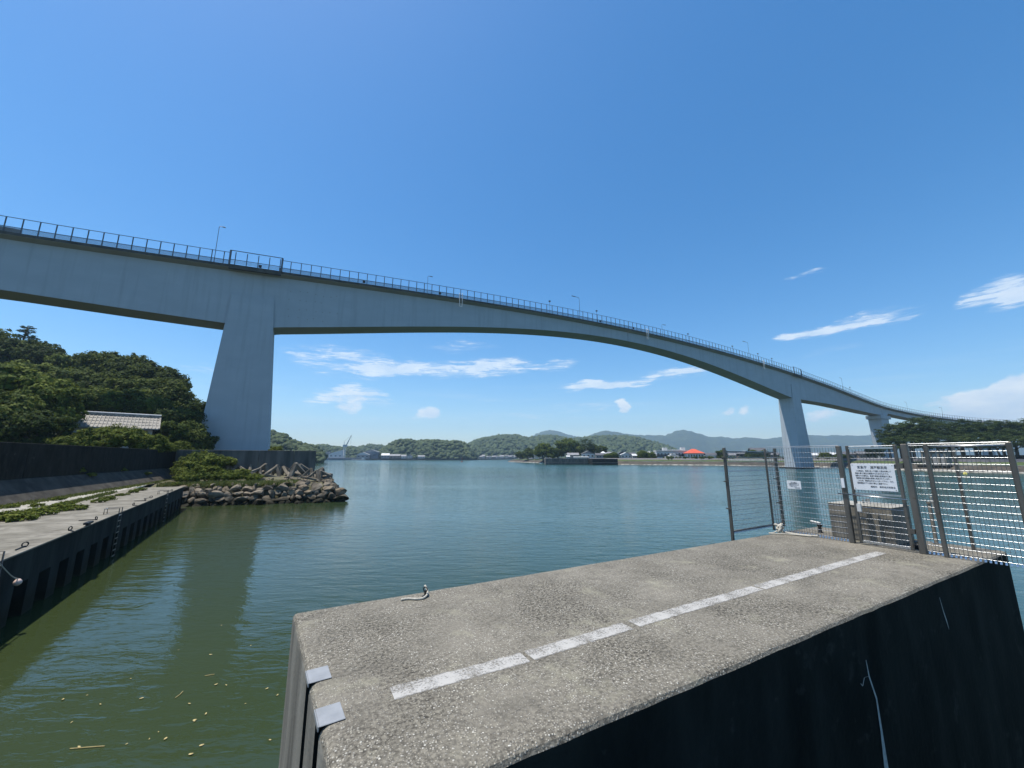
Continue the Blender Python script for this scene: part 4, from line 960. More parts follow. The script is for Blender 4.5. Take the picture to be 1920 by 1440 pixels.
# ------------------------------------------------------------------ trees and house on the left hill
left = [ # u, v, r, d, kind, row
 (-70, 650, 60, 112, 2, 'r'), (0, 672, 42, 112, 3, 'r'), (45, 668, 40, 118, 2, 'r'), (82, 674, 34, 116, 3, 'r'), (128, 694, 32, 112, 0, 'r'), (165, 694, 36, 114, 3, 'r'), (205, 693, 38, 112, 2, 'r'), (246, 700, 38, 110, 3, 'r'), (284, 712, 36, 108, 2, 'r'), (316, 728, 34, 106, 3, 'r'),
 (-50, 715, 50, 92, 0, 'm'), (25, 712, 44, 92, 1, 'm'), (85, 722, 42, 94, 0, 'm'), (145, 728, 42, 93, 2, 'm'), (205, 737, 44, 92, 3, 'm'), (262, 742, 42, 92, 2, 'm'), (312, 752, 40, 92, 3, 'm'), (345, 775, 34, 94, 2, 'm'), (370, 800, 26, 96, 3, 'm'), (386, 790, 16, 98, 0, 'm'),
 (130, 762, 34, 74, 0, 'l'), (185, 752, 32, 78, 1, 'l'), (240, 760, 34, 78, 0, 'l'), (290, 772, 34, 78, 1, 'l'), (335, 795, 36, 76, 2, 'l'), (352, 822, 32, 74, 3, 'l'), (372, 832, 24, 76, 2, 'l'), (322, 815, 26, 70, 0, 'l'),
 (-30, 745, 66, 54, 0, 'f'), (35, 738, 60, 56, 1, 'f'), (88, 765, 46, 55, 0, 'f'), (10, 790, 56, 50, 3, 'f'), (75, 808, 42, 50, 2, 'f'), (-60, 810, 60, 46, 3, 'f')]
rowname = {'r': 'broadleaf tree of the dark ridge row on the left hill', 'm': 'broadleaf tree of the middle slope row on the left hill', 'l': 'broadleaf tree of the row just behind the tiled roof', 'f': 'large broadleaf tree of the front row above the dark sea wall'}
bases = []
for rw in 'rmlf':
    for k, a in enumerate(sorted(x for x in left if x[5] == rw)):
        r = tree(*a[:5], f'{ORD[k]} {rowname[rw]}, from the left', 'trees on the left hill'); bases.append((r.location.x, r.location.y, r.location.z + .05 * r.scale.x))
# tall pine on the ridge: tiers of pads on a leaning trunk
pn = at(42, 648, 118); pt = empty('pine_tree', (pn.x, pn.y, pn.z - 9), 0, 'tall pine with layered pads standing above the left ridge', 'tree')
MB().tube([(0, 0, 0), (.2, 0, 6), (-.1, 0, 11), (.3, 0, 15.4)], [.4, .32, .24, .1], 7).build('trunk', M['bark'], pt, True)
PAD = leaf_cloud('crown', M['pine'], 30, 46, .10, (1, 1, .5), .26, .55, .3, 51, .5, -.7, .25)
for (x, y, z, s_) in ((.3, 0, 15.0, 1.7), (-1.0, .4, 13.8, 1.5), (1.6, -.3, 13.6, 1.5), (-2.4, 0, 12.2, 1.6), (.5, .6, 12.3, 1.7), (2.6, 0, 11.4, 1.5), (-3.8, .2, 10.2, 1.7), (-1.2, -.5, 10.6, 1.5), (1.8, .3, 9.9, 1.7), (3.6, -.2, 9.7, 1.2)):
    link('crown', PAD, pt, (x, y, z), (0, 0, random.uniform(0, 6)), (s_ * 1.0, s_, s_ * .8)); MB().tube([(0, 0, z - .9), (x * .6, y * .6, z - .5), (x, y, z - .1)], [.14, .1, .05], 5).build('limb', M['bark'], pt)
# hill surface through the tree feet
def hill():
    B = np.array(bases + [(*WP(s_, .4, 0).xy, 5.9) for s_ in np.linspace(-SB, WL, 8)] * 1 + [(*(K - KE * s_).xy, 5.9) for s_ in (0, 6, 12, 18)] + [(-58, 82, 5.6), (-62, 90, 5.6), (-50, 78, 5.6), (-48, 90, 5.5), (-70, 78, 5.8), (-52, 70, 5.8), (-70, 110, 5.5), (-60, 100, 5.5)])
    xs = np.linspace(0, 1, 46); rows = []
    for i in xs:                            # i runs along the wall line and on behind the pier
        if i < .72: p0 = WP(-SB + (WL + SB) * i / .72, .62, 0)
        else: p0 = Vector(W1 + WM * .62) + (K + KB * 32 - KE * .6 - Vector(W1)) * ((i - .72) / .28) ** 1.0
        row = []
        for j in np.linspace(0, 1, 30):
            q = p0 + Vector((-.80, .60, 0)) * (j * 150) if i < .72 else p0 + Vector((-.80 + 0 * i, .60 + (i - .72) * 1.0, 0)) * (j * 150)
            d2 = (B[:, 0] - q.x) ** 2 + (B[:, 1] - q.y) ** 2 + 4; w = 1 / d2 ** 1.5
            row.append((q.x, q.y, 5.85 if j == 0 else float((w * B[:, 2]).sum() / w.sum()) - .4))
        rows.append(row)
    tag(MB().grid(rows).build('hill', M['floor'], smooth=True), kind='structure')
hill()
o = MB().prism([(p.x, p.y) for p in (K - KE * 18 + KB * .55, K - KE * .55 + KB * .55, K - KE * .55 + KB * 32, K - KE * 18 + KB * 40)], 4.6, 5.75).build('headland_terrace', M['soil']); tag(o, kind='structure')
# tiled house
hc = at(218, 800, 64); hz_ = 6.0
hA = at(130, 777, 59); hB = at(301, 782, 66); dH = (hB - hA); dH.z = 0; HLn = dH.length; dH.normalize(); rzH = math.atan2(dH.y, dH.x)
ridge_z = (hA.z + hB.z) / 2; mid = (hA + hB) / 2
house = empty('tiled_house', (mid.x, mid.y, hz_), rzH, 'single storey house with a long grey tiled roof among the trees', 'house')
Lh = HLn / 2; rz_ = ridge_z - hz_; ez = rz_ - 2.1; D = 4.4
link('wall', MB().box(-Lh + .7, Lh - .7, -D + 1.0, D - 1.0, 0, ez + .3).mesh('wall', M['plaster']), house)
for sgn in (-1, 1):
    m = MB(); m.quad(*([(-Lh, sgn * D, ez), (Lh, sgn * D, ez), (Lh, 0, rz_), (-Lh, 0, rz_)] if sgn < 0 else [(Lh, D, ez), (-Lh, D, ez), (-Lh, 0, rz_), (Lh, 0, rz_)]))
    m.quad((-Lh, sgn * D, ez - .18), (Lh, sgn * D, ez - .18), (Lh, sgn * D, ez), (-Lh, sgn * D, ez)); rf = m.build('roof', M['tile'], house)
    m = MB(); n = int(2 * Lh / .42)
    for k in range(n + 1):
        x = -Lh + 2 * Lh * k / n; m.tube([(x, sgn * D, ez + .02), (x, sgn * .15, rz_ - .05)], .075, 5, False)
    o = m.build('tile_ribs', M['tile'], rf); o['kind'] = 'stuff'
    for y in (.25, .5, .75):
        z = ez + (rz_ - ez) * y; MB().beam((-Lh, sgn * D * (1 - y), z + .02), (Lh, sgn * D * (1 - y), z + .02), .10, .06).build('tile_course', M['tile'], rf)
rd = MB().box(-Lh - .1, Lh + .1, -.22, .22, rz_ - .02, rz_ + .35).build('ridge', M['tile'], house); MB().tube([(-Lh - .1, 0, rz_ + .38), (Lh + .1, 0, rz_ + .38)], .13, 8).build('ridge_cap', M['roofpale'], house)
for x in (-Lh + .08, Lh - .08): MB().quad((x, -D + .9, ez), (x, D - .9, ez), (x, 0, rz_ - .25)).build('gable', M['plaster'], house)
for x in (-Lh, Lh): MB().beam((x, -D, ez), (x, 0, rz_ + .05), .22, .2).build('verge', M['tile'], house)
MB().box(-Lh + .3, Lh - .3, -D - .8, -D + .9, ez - 1.15, ez - .95).build('lower_eave', M['timber'], house)
for x in np.linspace(-Lh + 1.5, Lh - 1.5, 6): w = MB().box(x - .8, x + .8, -D + .96, -D + 1.0, .9, 2.3).build('window', M['glass'], house); MB().box(x - .86, x + .86, -D + .93, -D + .97, 2.3, 2.4).build('lintel', M['timber'], w)
for k, (u, v, d, R, lb) in enumerate(((140, 834, 50, 2.0, 'wide yellow green shrub mass on the sea wall below the roof, left part'), (180, 828, 51, 2.3, 'wide yellow green shrub mass on the sea wall below the roof, middle part'), (245, 826, 52, 2.5, 'wide yellow green shrub mass on the sea wall below the roof, right part'), (288, 836, 53, 1.9, 'rounded shrub at the right end of the house front'),
        (214, 817, 54, 2.2, 'bushy shrub rising in front of the middle of the tiled roof'), (340, 840, 60, 1.4, 'small dark shrub behind the sea wall corner'), (312, 840, 56, 1.3, 'small shrub on the wall top right of the house'))):
    p = at(u, v, d); p.z -= .3 * R; shrub(p, R, lb, 'shrubs in front of the house', k, .9)

# ------------------------------------------------------------------ far hills and mountains
def ico(sub):
    bm = bmesh.new(); bmesh.ops.create_icosphere(bm, subdivisions=sub, radius=1.0); v = np.array([x.co[:] for x in bm.verts]); f = np.array([[a.index for a in p.verts] for p in bm.faces]); bm.free(); return v, f
ICO = ico(2); ICO1 = ico(1)
def ridge(name, pts, d, depth, mat, label=None, crown=None, wood_label=None, rough=0.0, nu=90, nw=16, seed=1, base=-1.0):
    g = np.random.default_rng(seed); us = np.array([p[0] for p in pts], float); vs = np.array([p[1] for p in pts], float)
    U = np.linspace(us[0], us[-1], nu); V = np.interp(U, us, vs)
    ker = np.ones(3) / 3; V = np.convolve(np.pad(V, 1, mode='edge'), ker, 'valid')
    def surf(i, w):                          # i in [0,1], w in [-1,1]
        u = us[0] + (us[-1] - us[0]) * i; v = np.interp(u, U, V); l, up = ray(u, v)
        end = min(1, i * 9, (1 - i) * 9); dd = d + w * depth; zt = (CAMH + up * d)
        prof = max(0.0, 1 - abs(w) ** 1.7); spur = 1 + .16 * math.sin(i * 31 + w * 5 + seed) * (1 - prof)
        return np.array([l * dd, dd, base + (zt - base) * prof ** .85 * min(1.0, spur) ])
    rows = []
    for i in np.linspace(0, 1, nu):
        row = []
        for w in np.linspace(-1, 1, nw * 2 + 1):
            p = surf(i, w)
            if rough: p[2] += rough * (g.random() - .5) * max(0, 1 - abs(w)) 
            if crown: p[2] -= crown * .9
            row.append(p)
        rows.append(row)
    o = MB().grid(rows).build(name, M[mat], smooth=True); tag(o, kind='structure')
    if crown:
        v0, f0 = ICO1 if crown > 7 else ICO
        area = (us[-1] - us[0]) / F * d * depth * 1.25; n = min(5200, int(area / (crown * crown * 1.25))); VV = []; FF = []
        for k in range(n):
            i = g.random(); w = -1 + 1.25 * g.random() ** .9; p = surf(i, w)
            if p[2] < 2.0: continue
            r = crown * (.55 + .6 * g.random()); q = v0 * (1 + .22 * g.normal(size=(len(v0), 1))) * np.array([r, r, r * .85])
            VV.append(q + p + np.array([0, 0, -r * .55])); FF.append(f0 + len(v0) * (len(VV) - 1))
        VV = np.concatenate(VV); FF = np.concatenate(FF); me = bpy.data.meshes.new('wood'); me.from_pydata(VV.tolist(), [], FF.tolist()); me.materials.append(M['canopy'])
        me.polygons.foreach_set('use_smooth', [True] * len(me.polygons)); me.update()
        tag(link('wood', me), wood_label, 'wood', None, 'stuff')
ridge('mountain', [(960, 838), (988, 822), (1012, 811), (1030, 806.5), (1046, 809), (1067, 816), (1087, 819.5), (1110, 828), (1140, 840)], 4300, 420, 'mount', rough=16, seed=3)
ridge('mountain', [(860, 840), (885, 828), (910, 819), (935, 820), (960, 830)], 3900, 320, 'mount', rough=14, seed=4)
ridge('mountain', [(1080, 832), (1106, 816), (1134, 808), (1150, 809.5), (1181, 815), (1207, 816.5), (1246, 817), (1264, 809.5), (1275, 807), (1288, 807), (1306, 812), (1327, 819.4), (1343, 820.4), (1353, 818.6), (1369, 822), (1400, 820.7), (1415, 821), (1433, 824), (1452, 821.7), (1480, 818), (1512, 816), (1540, 818), (1568, 815.7), (1596, 818), (1640, 815), (1700, 818), (1800, 812), (1920, 816), (2100, 812), (2300, 820)], 3700, 420, 'mount', rough=16, nu=220, seed=5)
ridge('hill', [(650, 850), (668, 839), (690, 834), (705, 833), (722, 836), (745, 842), (770, 850)], 1250, 110, 'canopy', crown=9, wood_label='low rounded wooded hill behind the shipyard crane', seed=6)
ridge('hill', [(862, 846), (879, 831), (900, 822), (914, 820), (939, 816), (970, 815), (988, 821), (1010, 818), (1030, 815.5), (1050, 818), (1067, 822.5), (1103, 819), (1140, 817), (1176, 817), (1195, 820), (1212, 825), (1252, 835.5), (1275, 846), (1290, 853)], 1350, 280, 'canopy', crown=8.5, wood_label='long wooded hill across the bay behind the houses', nu=120, seed=7)
ridge('hill', [(705, 852), (716, 843), (730, 832), (747, 824.6), (768, 824), (785, 826.5), (802, 824.6), (822, 824.6), (839, 827.5), (852, 825.6), (872, 830), (884, 842), (892, 854)], 860, 75, 'canopy', crown=5.2, wood_label='rounded wooded headland across the bay right of the shipyard', seed=8)
ridge('hill', [(380, 820), (440, 806), (490, 806), (508, 809), (529, 814), (550, 826), (570, 832), (587, 836), (600, 846), (606, 852)], 420, 60, 'canopy', crown=4.6, wood_label='wooded slope showing right of the left bridge pier', seed=9)
ridge('hill', [(560, 842), (587, 836), (604, 833), (625, 837), (645, 838), (660, 836), (675, 842), (690, 850)], 960, 70, 'canopy', crown=5.6, wood_label='low wooded rise behind the shipyard sheds', seed=10)

# ------------------------------------------------------------------ far left shore: shipyard
DS = 770.0
def lx(u, d): return ray(u, 857)[0] * d
def upz(v, d, u=900): return CAMH + ray(u, v)[1] * d
sh = [(300, DS), (560, DS), (664, DS), (700, DS + 8), (716, DS + 4), (790, DS - 4), (890, DS + 30), (960, DS + 260), (1100, DS + 330)]
poly = [(lx(u, d), d) for u, d in sh] + [(lx(1100, DS + 330) + 60, 1700), (-900, 1700)]
tag(MB().prism(poly, -1.5, 2.6).build('far_shore', M['revet']), kind='structure')
winm = MB().box(-.7, .7, -.04, .04, -.6, .6).mesh('window', M['glass'])
def building(name, u, d, wpx, vtop, label, wall='white', roof='roofgrey', kind='gable', depth=None, z0=2.6, eave=.62, rz=None, cat='house', nwin=3, group=None, over=.5):
    c = Vector((lx(u, d), d, z0)); w = wpx / F * d; D = depth or max(6.0, w * .6); H = upz(vtop, d, u) - z0; he = H * eave
    rz = -math.atan2(c.x, c.y) * .5 if rz is None else rz
    r = empty(name, c, rz, label, cat, group); x, y = w / 2, D / 2
    link('wall', MB().box(-x, x, -y, y, -.6, he).mesh('wall', M[wall]), r)
    m = MB(); X, Y = x + over, y + over
    if kind == 'hip':
        rl = max(.3, x - y * .8)
        m.quad((-X, -Y, he), (X, -Y, he), (rl, 0, H), (-rl, 0, H)); m.quad((X, Y, he), (-X, Y, he), (-rl, 0, H), (rl, 0, H)); m.quad((X, -Y, he), (X, Y, he), (rl, 0, H)); m.quad((-X, Y, he), (-X, -Y, he), (-rl, 0, H))
        m.quad((-X, Y, he - .05), (X, Y, he - .05), (X, -Y, he - .05), (-X, -Y, he - .05))
    elif kind == 'gable':                    # ridge along the front
        m.quad((-X, -Y, he), (X, -Y, he), (X, 0, H), (-X, 0, H)); m.quad((X, Y, he), (-X, Y, he), (-X, 0, H), (X, 0, H)); m.quad((-x, -y, he - .05), (-x, 0, H - .15), (-x, y, he - .05)); m.quad((x, -y, he - .05), (x, y, he - .05), (x, 0, H - .15))
    elif kind == 'front':                    # gable end facing the water
        m.quad((-X, -Y, he), (0, -Y, H), (0, Y, H), (-X, Y, he)); m.quad((X, Y, he), (0, Y, H), (0, -Y, H), (X, -Y, he)); m.quad((-x, -y, he - .05), (x, -y, he - .05), (0, -y, H - .2))
    elif kind == 'mono':
        m.quad((-X, -Y, he), (X, -Y, H), (X, Y, H), (-X, Y, he)); m.quad((-x, -y, he - .1), (x, -y, he - .1), (x, -y, H - .1)); m.quad((x, -y, he - .1), (x, y, he - .1), (x, y, H - .1), (x, -y, H - .1))
    else: m.box(-X, X, -Y, Y, he + .01, he + .5)
    m.build('roof', M[roof], r)
    for k in range(nwin):
        link('window', winm, r, (-x + w * (k + .5) / nwin, -y - .02, he * .55), None, (max(.6, w / nwin / 3.4), 1, min(1.6, he / 3.2)))
    return r
G1_ = 'shipyard buildings across the bay'
building('boat_shed', 598, DS + 25, 15, 845, 'small grey shed with a tilted pale roof left of the white boat shed', 'wallgrey', 'roofpale', 'mono', 14, cat='shed', group=G1_)
building('boat_shed', 612, DS + 30, 12, 847.5, 'plain grey flat shed between two pale roofed sheds', 'wallgrey', 'roofgrey', 'flat', 16, eave=1, cat='shed', group=G1_)
building('boat_shed', 631, DS + 22, 23, 843, 'white boat shed with a steeply tilted white roof beside the crane', 'white', 'roofpale', 'mono', 18, eave=.55, cat='shed', group=G1_)
building('boat_shed', 682, DS + 25, 22, 848, 'pale fronted low boat shed right of the crane', 'wallgrey', 'roofpale', 'front', 20, cat='shed', group=G1_)
building('boat_shed', 697, DS + 40, 26, 843, 'large dark blue boat shed with a broad grey gable roof', 'shedblue', 'roofgrey', 'front', 26, eave=.72, cat='shed', group=G1_, nwin=2)
building('boat_shed', 723, DS + 15, 14, 850, 'small shed with a white gable roof at the foot of the wooded headland', 'wallgrey', 'roofpale', 'gable', 9, cat='shed', group=G1_)
building('house', 741, DS + 18, 18, 851.5, 'brown walled house under the wooded headland', 'wallbrown', 'roofgrey', 'gable', 9, group=G1_)
building('house', 757, DS + 18, 9, 852.5, 'small pale house under the wooded headland, left of the two', 'white', 'roofgrey', 'gable', 8, group=G1_)
building('house', 768, DS + 16, 10, 852, 'small pale house under the wooded headland, right of the two', 'plaster', 'roofgrey', 'front', 8, group=G1_)
building('house', 790, DS + 6, 12, 853.5, 'isolated white waterside hut under the wooded headland', 'plaster', 'roofgrey', 'gable', 7, group=G1_)
dock = empty('floating_dock', (lx(626, DS - 10), DS - 10, 0), 0, 'long dark floating dock in front of the shipyard', 'dock')
link('hull', bevelled('hull', MB().box(-39, 41, -6, 6, -1, 4.2).mesh('hull', M['shedblue']), .4, 1), dock); MB().box(-38, 40, -6.2, -5.9, 3.3, 3.6).build('fender', M['blackm'], dock)
bt = empty('barge', (lx(673, DS - 14), DS - 14, 0), 0, 'low grey barge moored right of the floating dock', 'boat')
link('hull', bevelled('hull', MB().prism([(-13, -3), (10, -3), (14, 0), (10, 3), (-13, 3)], -.8, 1.7).mesh('hull', M['wallgrey']), .2, 1), bt); link('wheelhouse', MB().box(6, 11, -2, 2, 1.7, 4.6).mesh('wheelhouse', M['white']), bt); MB().box(11.0, 11.05, -1.5, 1.5, 3.2, 4.2).build('window', M['glass'], bt)
cx = lx(645, DS + 4); cr = empty('harbour_crane', (cx, DS + 4, 2.6), 0, 'pale harbour crane with a raised lattice jib above the shipyard', 'crane')
m = MB(); H0 = upz(838, DS) - 2.6
for x in (-1.6, 1.6):
    for y in (-1.6, 1.6): m.beam((x, y, 0), (x, y, H0), .55)
for z in np.arange(0, H0 - 2, 3): m.beam((-1.6, -1.6, z), (1.6, -1.6, z + 3), .3); m.beam((-1.6, 1.6, z + 3), (-1.6, -1.6, z), .3)
m.build('tower', M['white'], cr)
link('machine_house', MB().box(-3.2, 4.2, -2, 2, H0, H0 + 4.5).mesh('machine_house', M['craneblue']), cr)
jb = Vector((2.5, 0, H0 + 3)); jt = Vector((lx(656, DS + 4) - cx, 0, upz(816, DS) - 2.6)); m = MB()
for o_ in (-.7, .7): m.beam(jb + Vector((-.6, o_, 0)), jt + Vector((0, o_ * .3, 0)), .4); m.beam(jb + Vector((.9, o_, 0)), jt + Vector((0, o_ * .3, 0)), .4)
for k in range(9):
    a = jb.lerp(jt, k / 9); b = jb.lerp(jt, (k + 1) / 9); m.beam(a + Vector((-.55, 0, 0)), b + Vector((.6, 0, 0)), .3)
m.build('jib', M['craneblue'], cr); MB().beam((-1, 0, H0 + 4), (-2, 0, H0 + 11), .6).build('mast', M['craneblue'], cr)
MB().tube([(-2, 0, H0 + 11), jt], .12, 4).build('stay', M['blackm'], cr); MB().tube([jt, (jt.x - .3, 0, H0 + 5)], .12, 4).build('hoist_rope', M['blackm'], cr)
fw = empty('far_sea_wall', (0, 0, 0), 0, 'dark low sea wall along the foot of the wooded headland', 'sea wall')
for k in range(12):
    u0 = 712 + k * 15.3; a = Vector((lx(u0, DS - 1), DS - 1 + k * .2, 0)); b = Vector((lx(u0 + 15, DS - 1), DS - 1 + k * .2, 0))
    MB().beam(a + Vector((0, 0, 1.2)), b + Vector((0, 0, 1.2)), 1.2, 4.0).build('wall_panel', M['shade_stain'], fw)
k = 0
for u in np.linspace(889, 985, 17):
    d = DS + 60 + (u - 889) * 2.9; z = random.uniform(852.6, 854.6)
    building('house', u + random.uniform(-1.5, 1.5), d + random.uniform(0, 20), random.uniform(5, 7.5), z, f'{ORD[k]} small pale house in the row below the long wooded hill, from the left', random.choice(('white', 'plaster', 'wallgrey')), random.choice(('roofgrey', 'roofdark', 'roofgrey')), random.choice(('gable', 'hip')), 8, nwin=2, group='row of houses below the long wooded hill'); k += 1

# ------------------------------------------------------------------ right shore
shore = [gz(952, 866, 0), gz(1023, 868.5, 0), gz(1118, 871, 0), gz(1240, 872, 0), gz(1360, 873, 0), gz(1440, 874.5, 0), gz(1560, 876.5, 0), gz(1700, 882, 0), gz(1800, 885.5, 0), gz(1920, 888, 0), Vector((215, 122, 0)), Vector((330, 70, 0)), Vector((600, 0, 0))]
inl = []
for k, p in enumerate(shore):
    a, b = shore[max(k - 1, 0)], shore[min(k + 1, len(shore) - 1)]; t = (b - a).normalized(); n = Vector((-t.y, t.x, 0)); n = n if n.y > 0 or n.x > 0 and n.y > -.2 else -n; inl.append(n)
def off(w, z): return [Vector((p.x + n.x * w, p.y + n.y * w, z)) for p, n in zip(shore, inl)]
def subdiv(L, k=6):
    out = []
    for a, b in zip(L[:-1], L[1:]): out += [a.lerp(b, j / k) for j in range(k)]
    return out + [L[-1]]
prof = [(-1.0, -1.2, None), (.4, .5, 'palestone'), (4.0, 2.3, 'revet'), (4.6, 2.5, 'roofdark'), (12, 3.5, 'bankgrass'), (13, 4.6, 'roofdark'), (400, 4.3, 'floor')]
names = [None, 'waterline_stones', 'revetment', 'kerb', 'grass_bank', 'retaining_wall', 'land']
for k in range(1, len(prof)):
    A = subdiv(off(*prof[k - 1][:2])); B = subdiv(off(*prof[k][:2]))
    if k in (1, 2, 4):                       # uneven banks
        for P in B: P.z += random.uniform(-.18, .18)
    o = MB().grid([A, B]).build(names[k], M[prof[k][2]]); tag(o, kind='structure')
def wallbox(name, u0, u1, vtop, vb, label, mat, thick=6.0, lit=None):
    a, b = gz(u0, vb, 0), gz(u1, vb, 0); d = (b - a).normalized(); n = Vector((-d.y, d.x, 0)); z = upz(vtop, a.y, u0)
    P = [a, b, b + n * thick, a + n * thick]; r = empty(name, a, 0, label, 'sea wall')
    k = max(1, int((b - a).length / 9)); 
    for j in range(k):
        p, q = a.lerp(b, j / k) - a, a.lerp(b, (j + 1) / k) - a - d * .12
        link('wall_panel', MB().prism([(p.x, p.y), (q.x, q.y), (q.x + n.x * thick, q.y + n.y * thick), (p.x + n.x * thick, p.y + n.y * thick)], -1, z + .02 * (j % 2)).mesh('wall_panel', M[mat]), r)
    MB().beam(Vector((0, 0, z * .35)) - n * .1, b - a - n * .1 + Vector((0, 0, z * .35)), .3, .25).build('ledge', M['cast'], r)
wallbox('block_wall', 1023.5, 1106, 859.5, 871, 'long grey concrete block wall standing in the water across the channel', 'seawall', 14)
wallbox('block_wall', 1111, 1159, 860.3, 871.6, 'shorter dark concrete block wall right of the gap across the channel', 'shade_stain', 14)
sp = empty('spit_wall', (0, 0, 0), 0, 'pale stepped stone spit ending in dark rocks at the channel mouth', 'spit')
a, b = gz(962, 866, 0), gz(1024, 868, 0)
for k, (w, z) in enumerate(((0, .9), (2.2, 1.9), (4.4, 3.2))):
    d = (b - a).normalized(); n = Vector((-d.y, d.x, 0)); p, q = a + n * w + d * k * 3, b + n * w
    MB().prism([(p.x, p.y), (q.x, q.y), (q.x + n.x * 2.2, q.y + n.y * 2.2), (p.x + n.x * 2.2, p.y + n.y * 2.2)], -.8, z).build('step', M[('palestone', 'palestone', 'revet')[k]], sp)
for k in range(26):
    u = 955 + k * 1.1; p = gz(u, 865.6, 0) + Vector((random.uniform(-1, 1), random.uniform(0, 6), random.uniform(.1, 2.2) * min(1, k / 9)))
    link('stone', STN[k % 10], sp, p, (random.uniform(0, 1), random.uniform(0, 1), random.uniform(0, 6)), random.uniform(2.0, 3.4))
G2 = 'houses on the right shore'
def RH_(u, d, w, vt, label, *a, **k): k.setdefault('z0', 4.2); k.setdefault('group', G2); return building('house', u, d, w, vt, label, *a, **k)
ap = RH_(1006, 400, 7, 838.5, 'narrow white flats showing behind the spit trees', 'white', 'roofpale', 'flat', 8, eave=1, nwin=0)
for k in range(4): MB().box(-2.2, 1.9, -4.9, -4.1, 2.2 + k * 2.6, 2.5 + k * 2.6).build('balcony', M['kerb'], ap)
RH_(1074, 345, 20, 849, 'grey house with a dark roof behind the long block wall', 'wallgrey', 'roofgrey', 'gable', 8)
RH_(1065, 335, 5, 854, 'tiny white hut left of the grey house behind the block wall', 'white', 'roofpale', 'gable', 4, nwin=1)
RH_(1102, 340, 22, 845.5, 'tall white gabled house with a grey roof behind the block wall gap', 'white', 'roofgrey', 'front', 12)
RH_(1089, 326, 26, 856.2, 'long low white shed roof behind the block wall', 'white', 'roofpale', 'gable', 5, eave=.8, nwin=0)
RH_(1125, 332, 16, 849.5, 'dark roofed house right of the tall white gabled house', 'wallgrey', 'roofdark', 'gable', 8)
RH_(1142, 338, 20, 846.8, 'house with a broad grey hipped roof', 'plaster', 'roofgrey', 'hip', 10)
RH_(1157, 318, 13, 851, 'white house with a pale gabled roof left of centre on the right shore', 'white', 'roofpale', 'front', 8)
RH_(1173, 322, 18, 848.3, 'pale house with a wide light roof above the grassy bank', 'white', 'roofpale', 'front', 9)
RH_(1190, 316, 9, 851, 'cream house squeezed between bushes on the right shore', 'plaster', 'roofpale', 'gable', 7)
RH_(1217, 322, 19, 846.5, 'house with a pale pyramid roof behind bushes', 'wallgrey', 'roofpale', 'hip', 14)
wb = RH_(1258, 316, 54, 845.5, 'long white flat roofed modern building left of the orange roof', 'white', 'white', 'flat', 12, eave=.97, nwin=9)
for (x0, x1, z) in ((-6, -2.8, 6.2), (7.5, 10.5, 6.2)): MB().box(x0, x1, -3, 2, 3.0, 4.2 + z * .72).build('roof_tower', M['white'], wb)
MB().box(-2.7, 7.4, -2.5, 1.5, 6.6, 7.0).build('roof_canopy', M['roofpale'], wb)
MB().box(-11.5, 11.8, -6.04, -6.0, 1.2, 3.4).build('painted_veranda_shade', M['roofdark'], wb)  # flat dark sheet painted in as the shade of a veranda
yt = empty('motor_yacht', (lx(1264, 292), 292, 3.6), .2, 'white motor yacht laid up on land in front of the white building', 'boat')
link('hull', bevelled('hull', MB().prism([(-7, -1.6), (5, -1.8), (8.2, 0), (5, 1.8), (-7, 1.6)], .3, 2.0).mesh('hull', M['white']), .25, 2), yt)
link('cabin', bevelled('cabin', MB().prism([(-4.5, -1.2), (3, -1.2), (3, 1.2), (-4.5, 1.2)], 2.0, 3.2).mesh('cabin', M['white']), .3, 2), yt); link('flybridge', bevelled('flybridge', MB().box(-3, 1.2, -1, 1, 3.2, 4.2).mesh('flybridge', M['white']), .2, 1), yt)
MB().box(-4, 2.8, -1.22, -1.19, 2.4, 2.9).build('window', M['glass'], yt)
for x in (-4, 0, 4): MB().box(x - .3, x + .3, -1, 1, 0, .4).build('cradle', M['blackm'], yt)
orh = RH_(1301, 300, 27, 841.8, 'white pavilion with a bright orange hipped roof', 'white', 'rooforange', 'hip', 11, eave=.56, nwin=6, over=.9)
MB().box(-5.2, 5.4, -5.6, -5.54, .4, 1.2).build('balustrade', M['white'], orh)
RH_(1312, 312, 18, 845.5, 'dark roofed house just behind the orange roofed pavilion', 'wallgrey', 'roofdark', 'hip', 8, nwin=0)
RH_(1334, 306, 22, 848.8, 'low grey house right of the orange roofed pavilion', 'wallgrey', 'roofdark', 'gable', 9)
RH_(1331, 292, 17, 855, 'white garden wall building below the low grey house', 'white', 'white', 'flat', 3, eave=1, nwin=0)
RH_(1368, 300, 16, 849.5, 'white house seen through the left edge of the fence', 'white', 'roofgrey', 'gable', 8)
RH_(1396, 298, 24, 845, 'brown roofed house seen through the left fence panel', 'wallbrown', 'roofgrey', 'hip', 10)
RH_(1421, 300, 24, 839.5, 'tall dark roofed house seen through the left fence panel', 'wallgrey', 'roofdark', 'gable', 10)
RH_(1445, 290, 16, 848, 'grey house left of the right bridge pier', 'wallgrey', 'roofgrey', 'gable', 8)
RH_(1532, 262, 24, 849.5, 'house with a light roof just right of the right bridge pier', 'wallgrey', 'roofpale', 'gable', 8)
RH_(1530, 246, 22, 857, 'low white boathouse just right of the right bridge pier', 'white', 'roofpale', 'flat', 6, eave=1, nwin=1)
RH_(1558, 266, 22, 847.5, 'house with a light brown roof left of the gate', 'wallbrown', 'roofpale', 'hip', 8)
RH_(1588, 264, 26, 846.5, 'dark roofed house seen through the top of the gate, left one', 'wallgrey', 'roofdark', 'hip', 9)
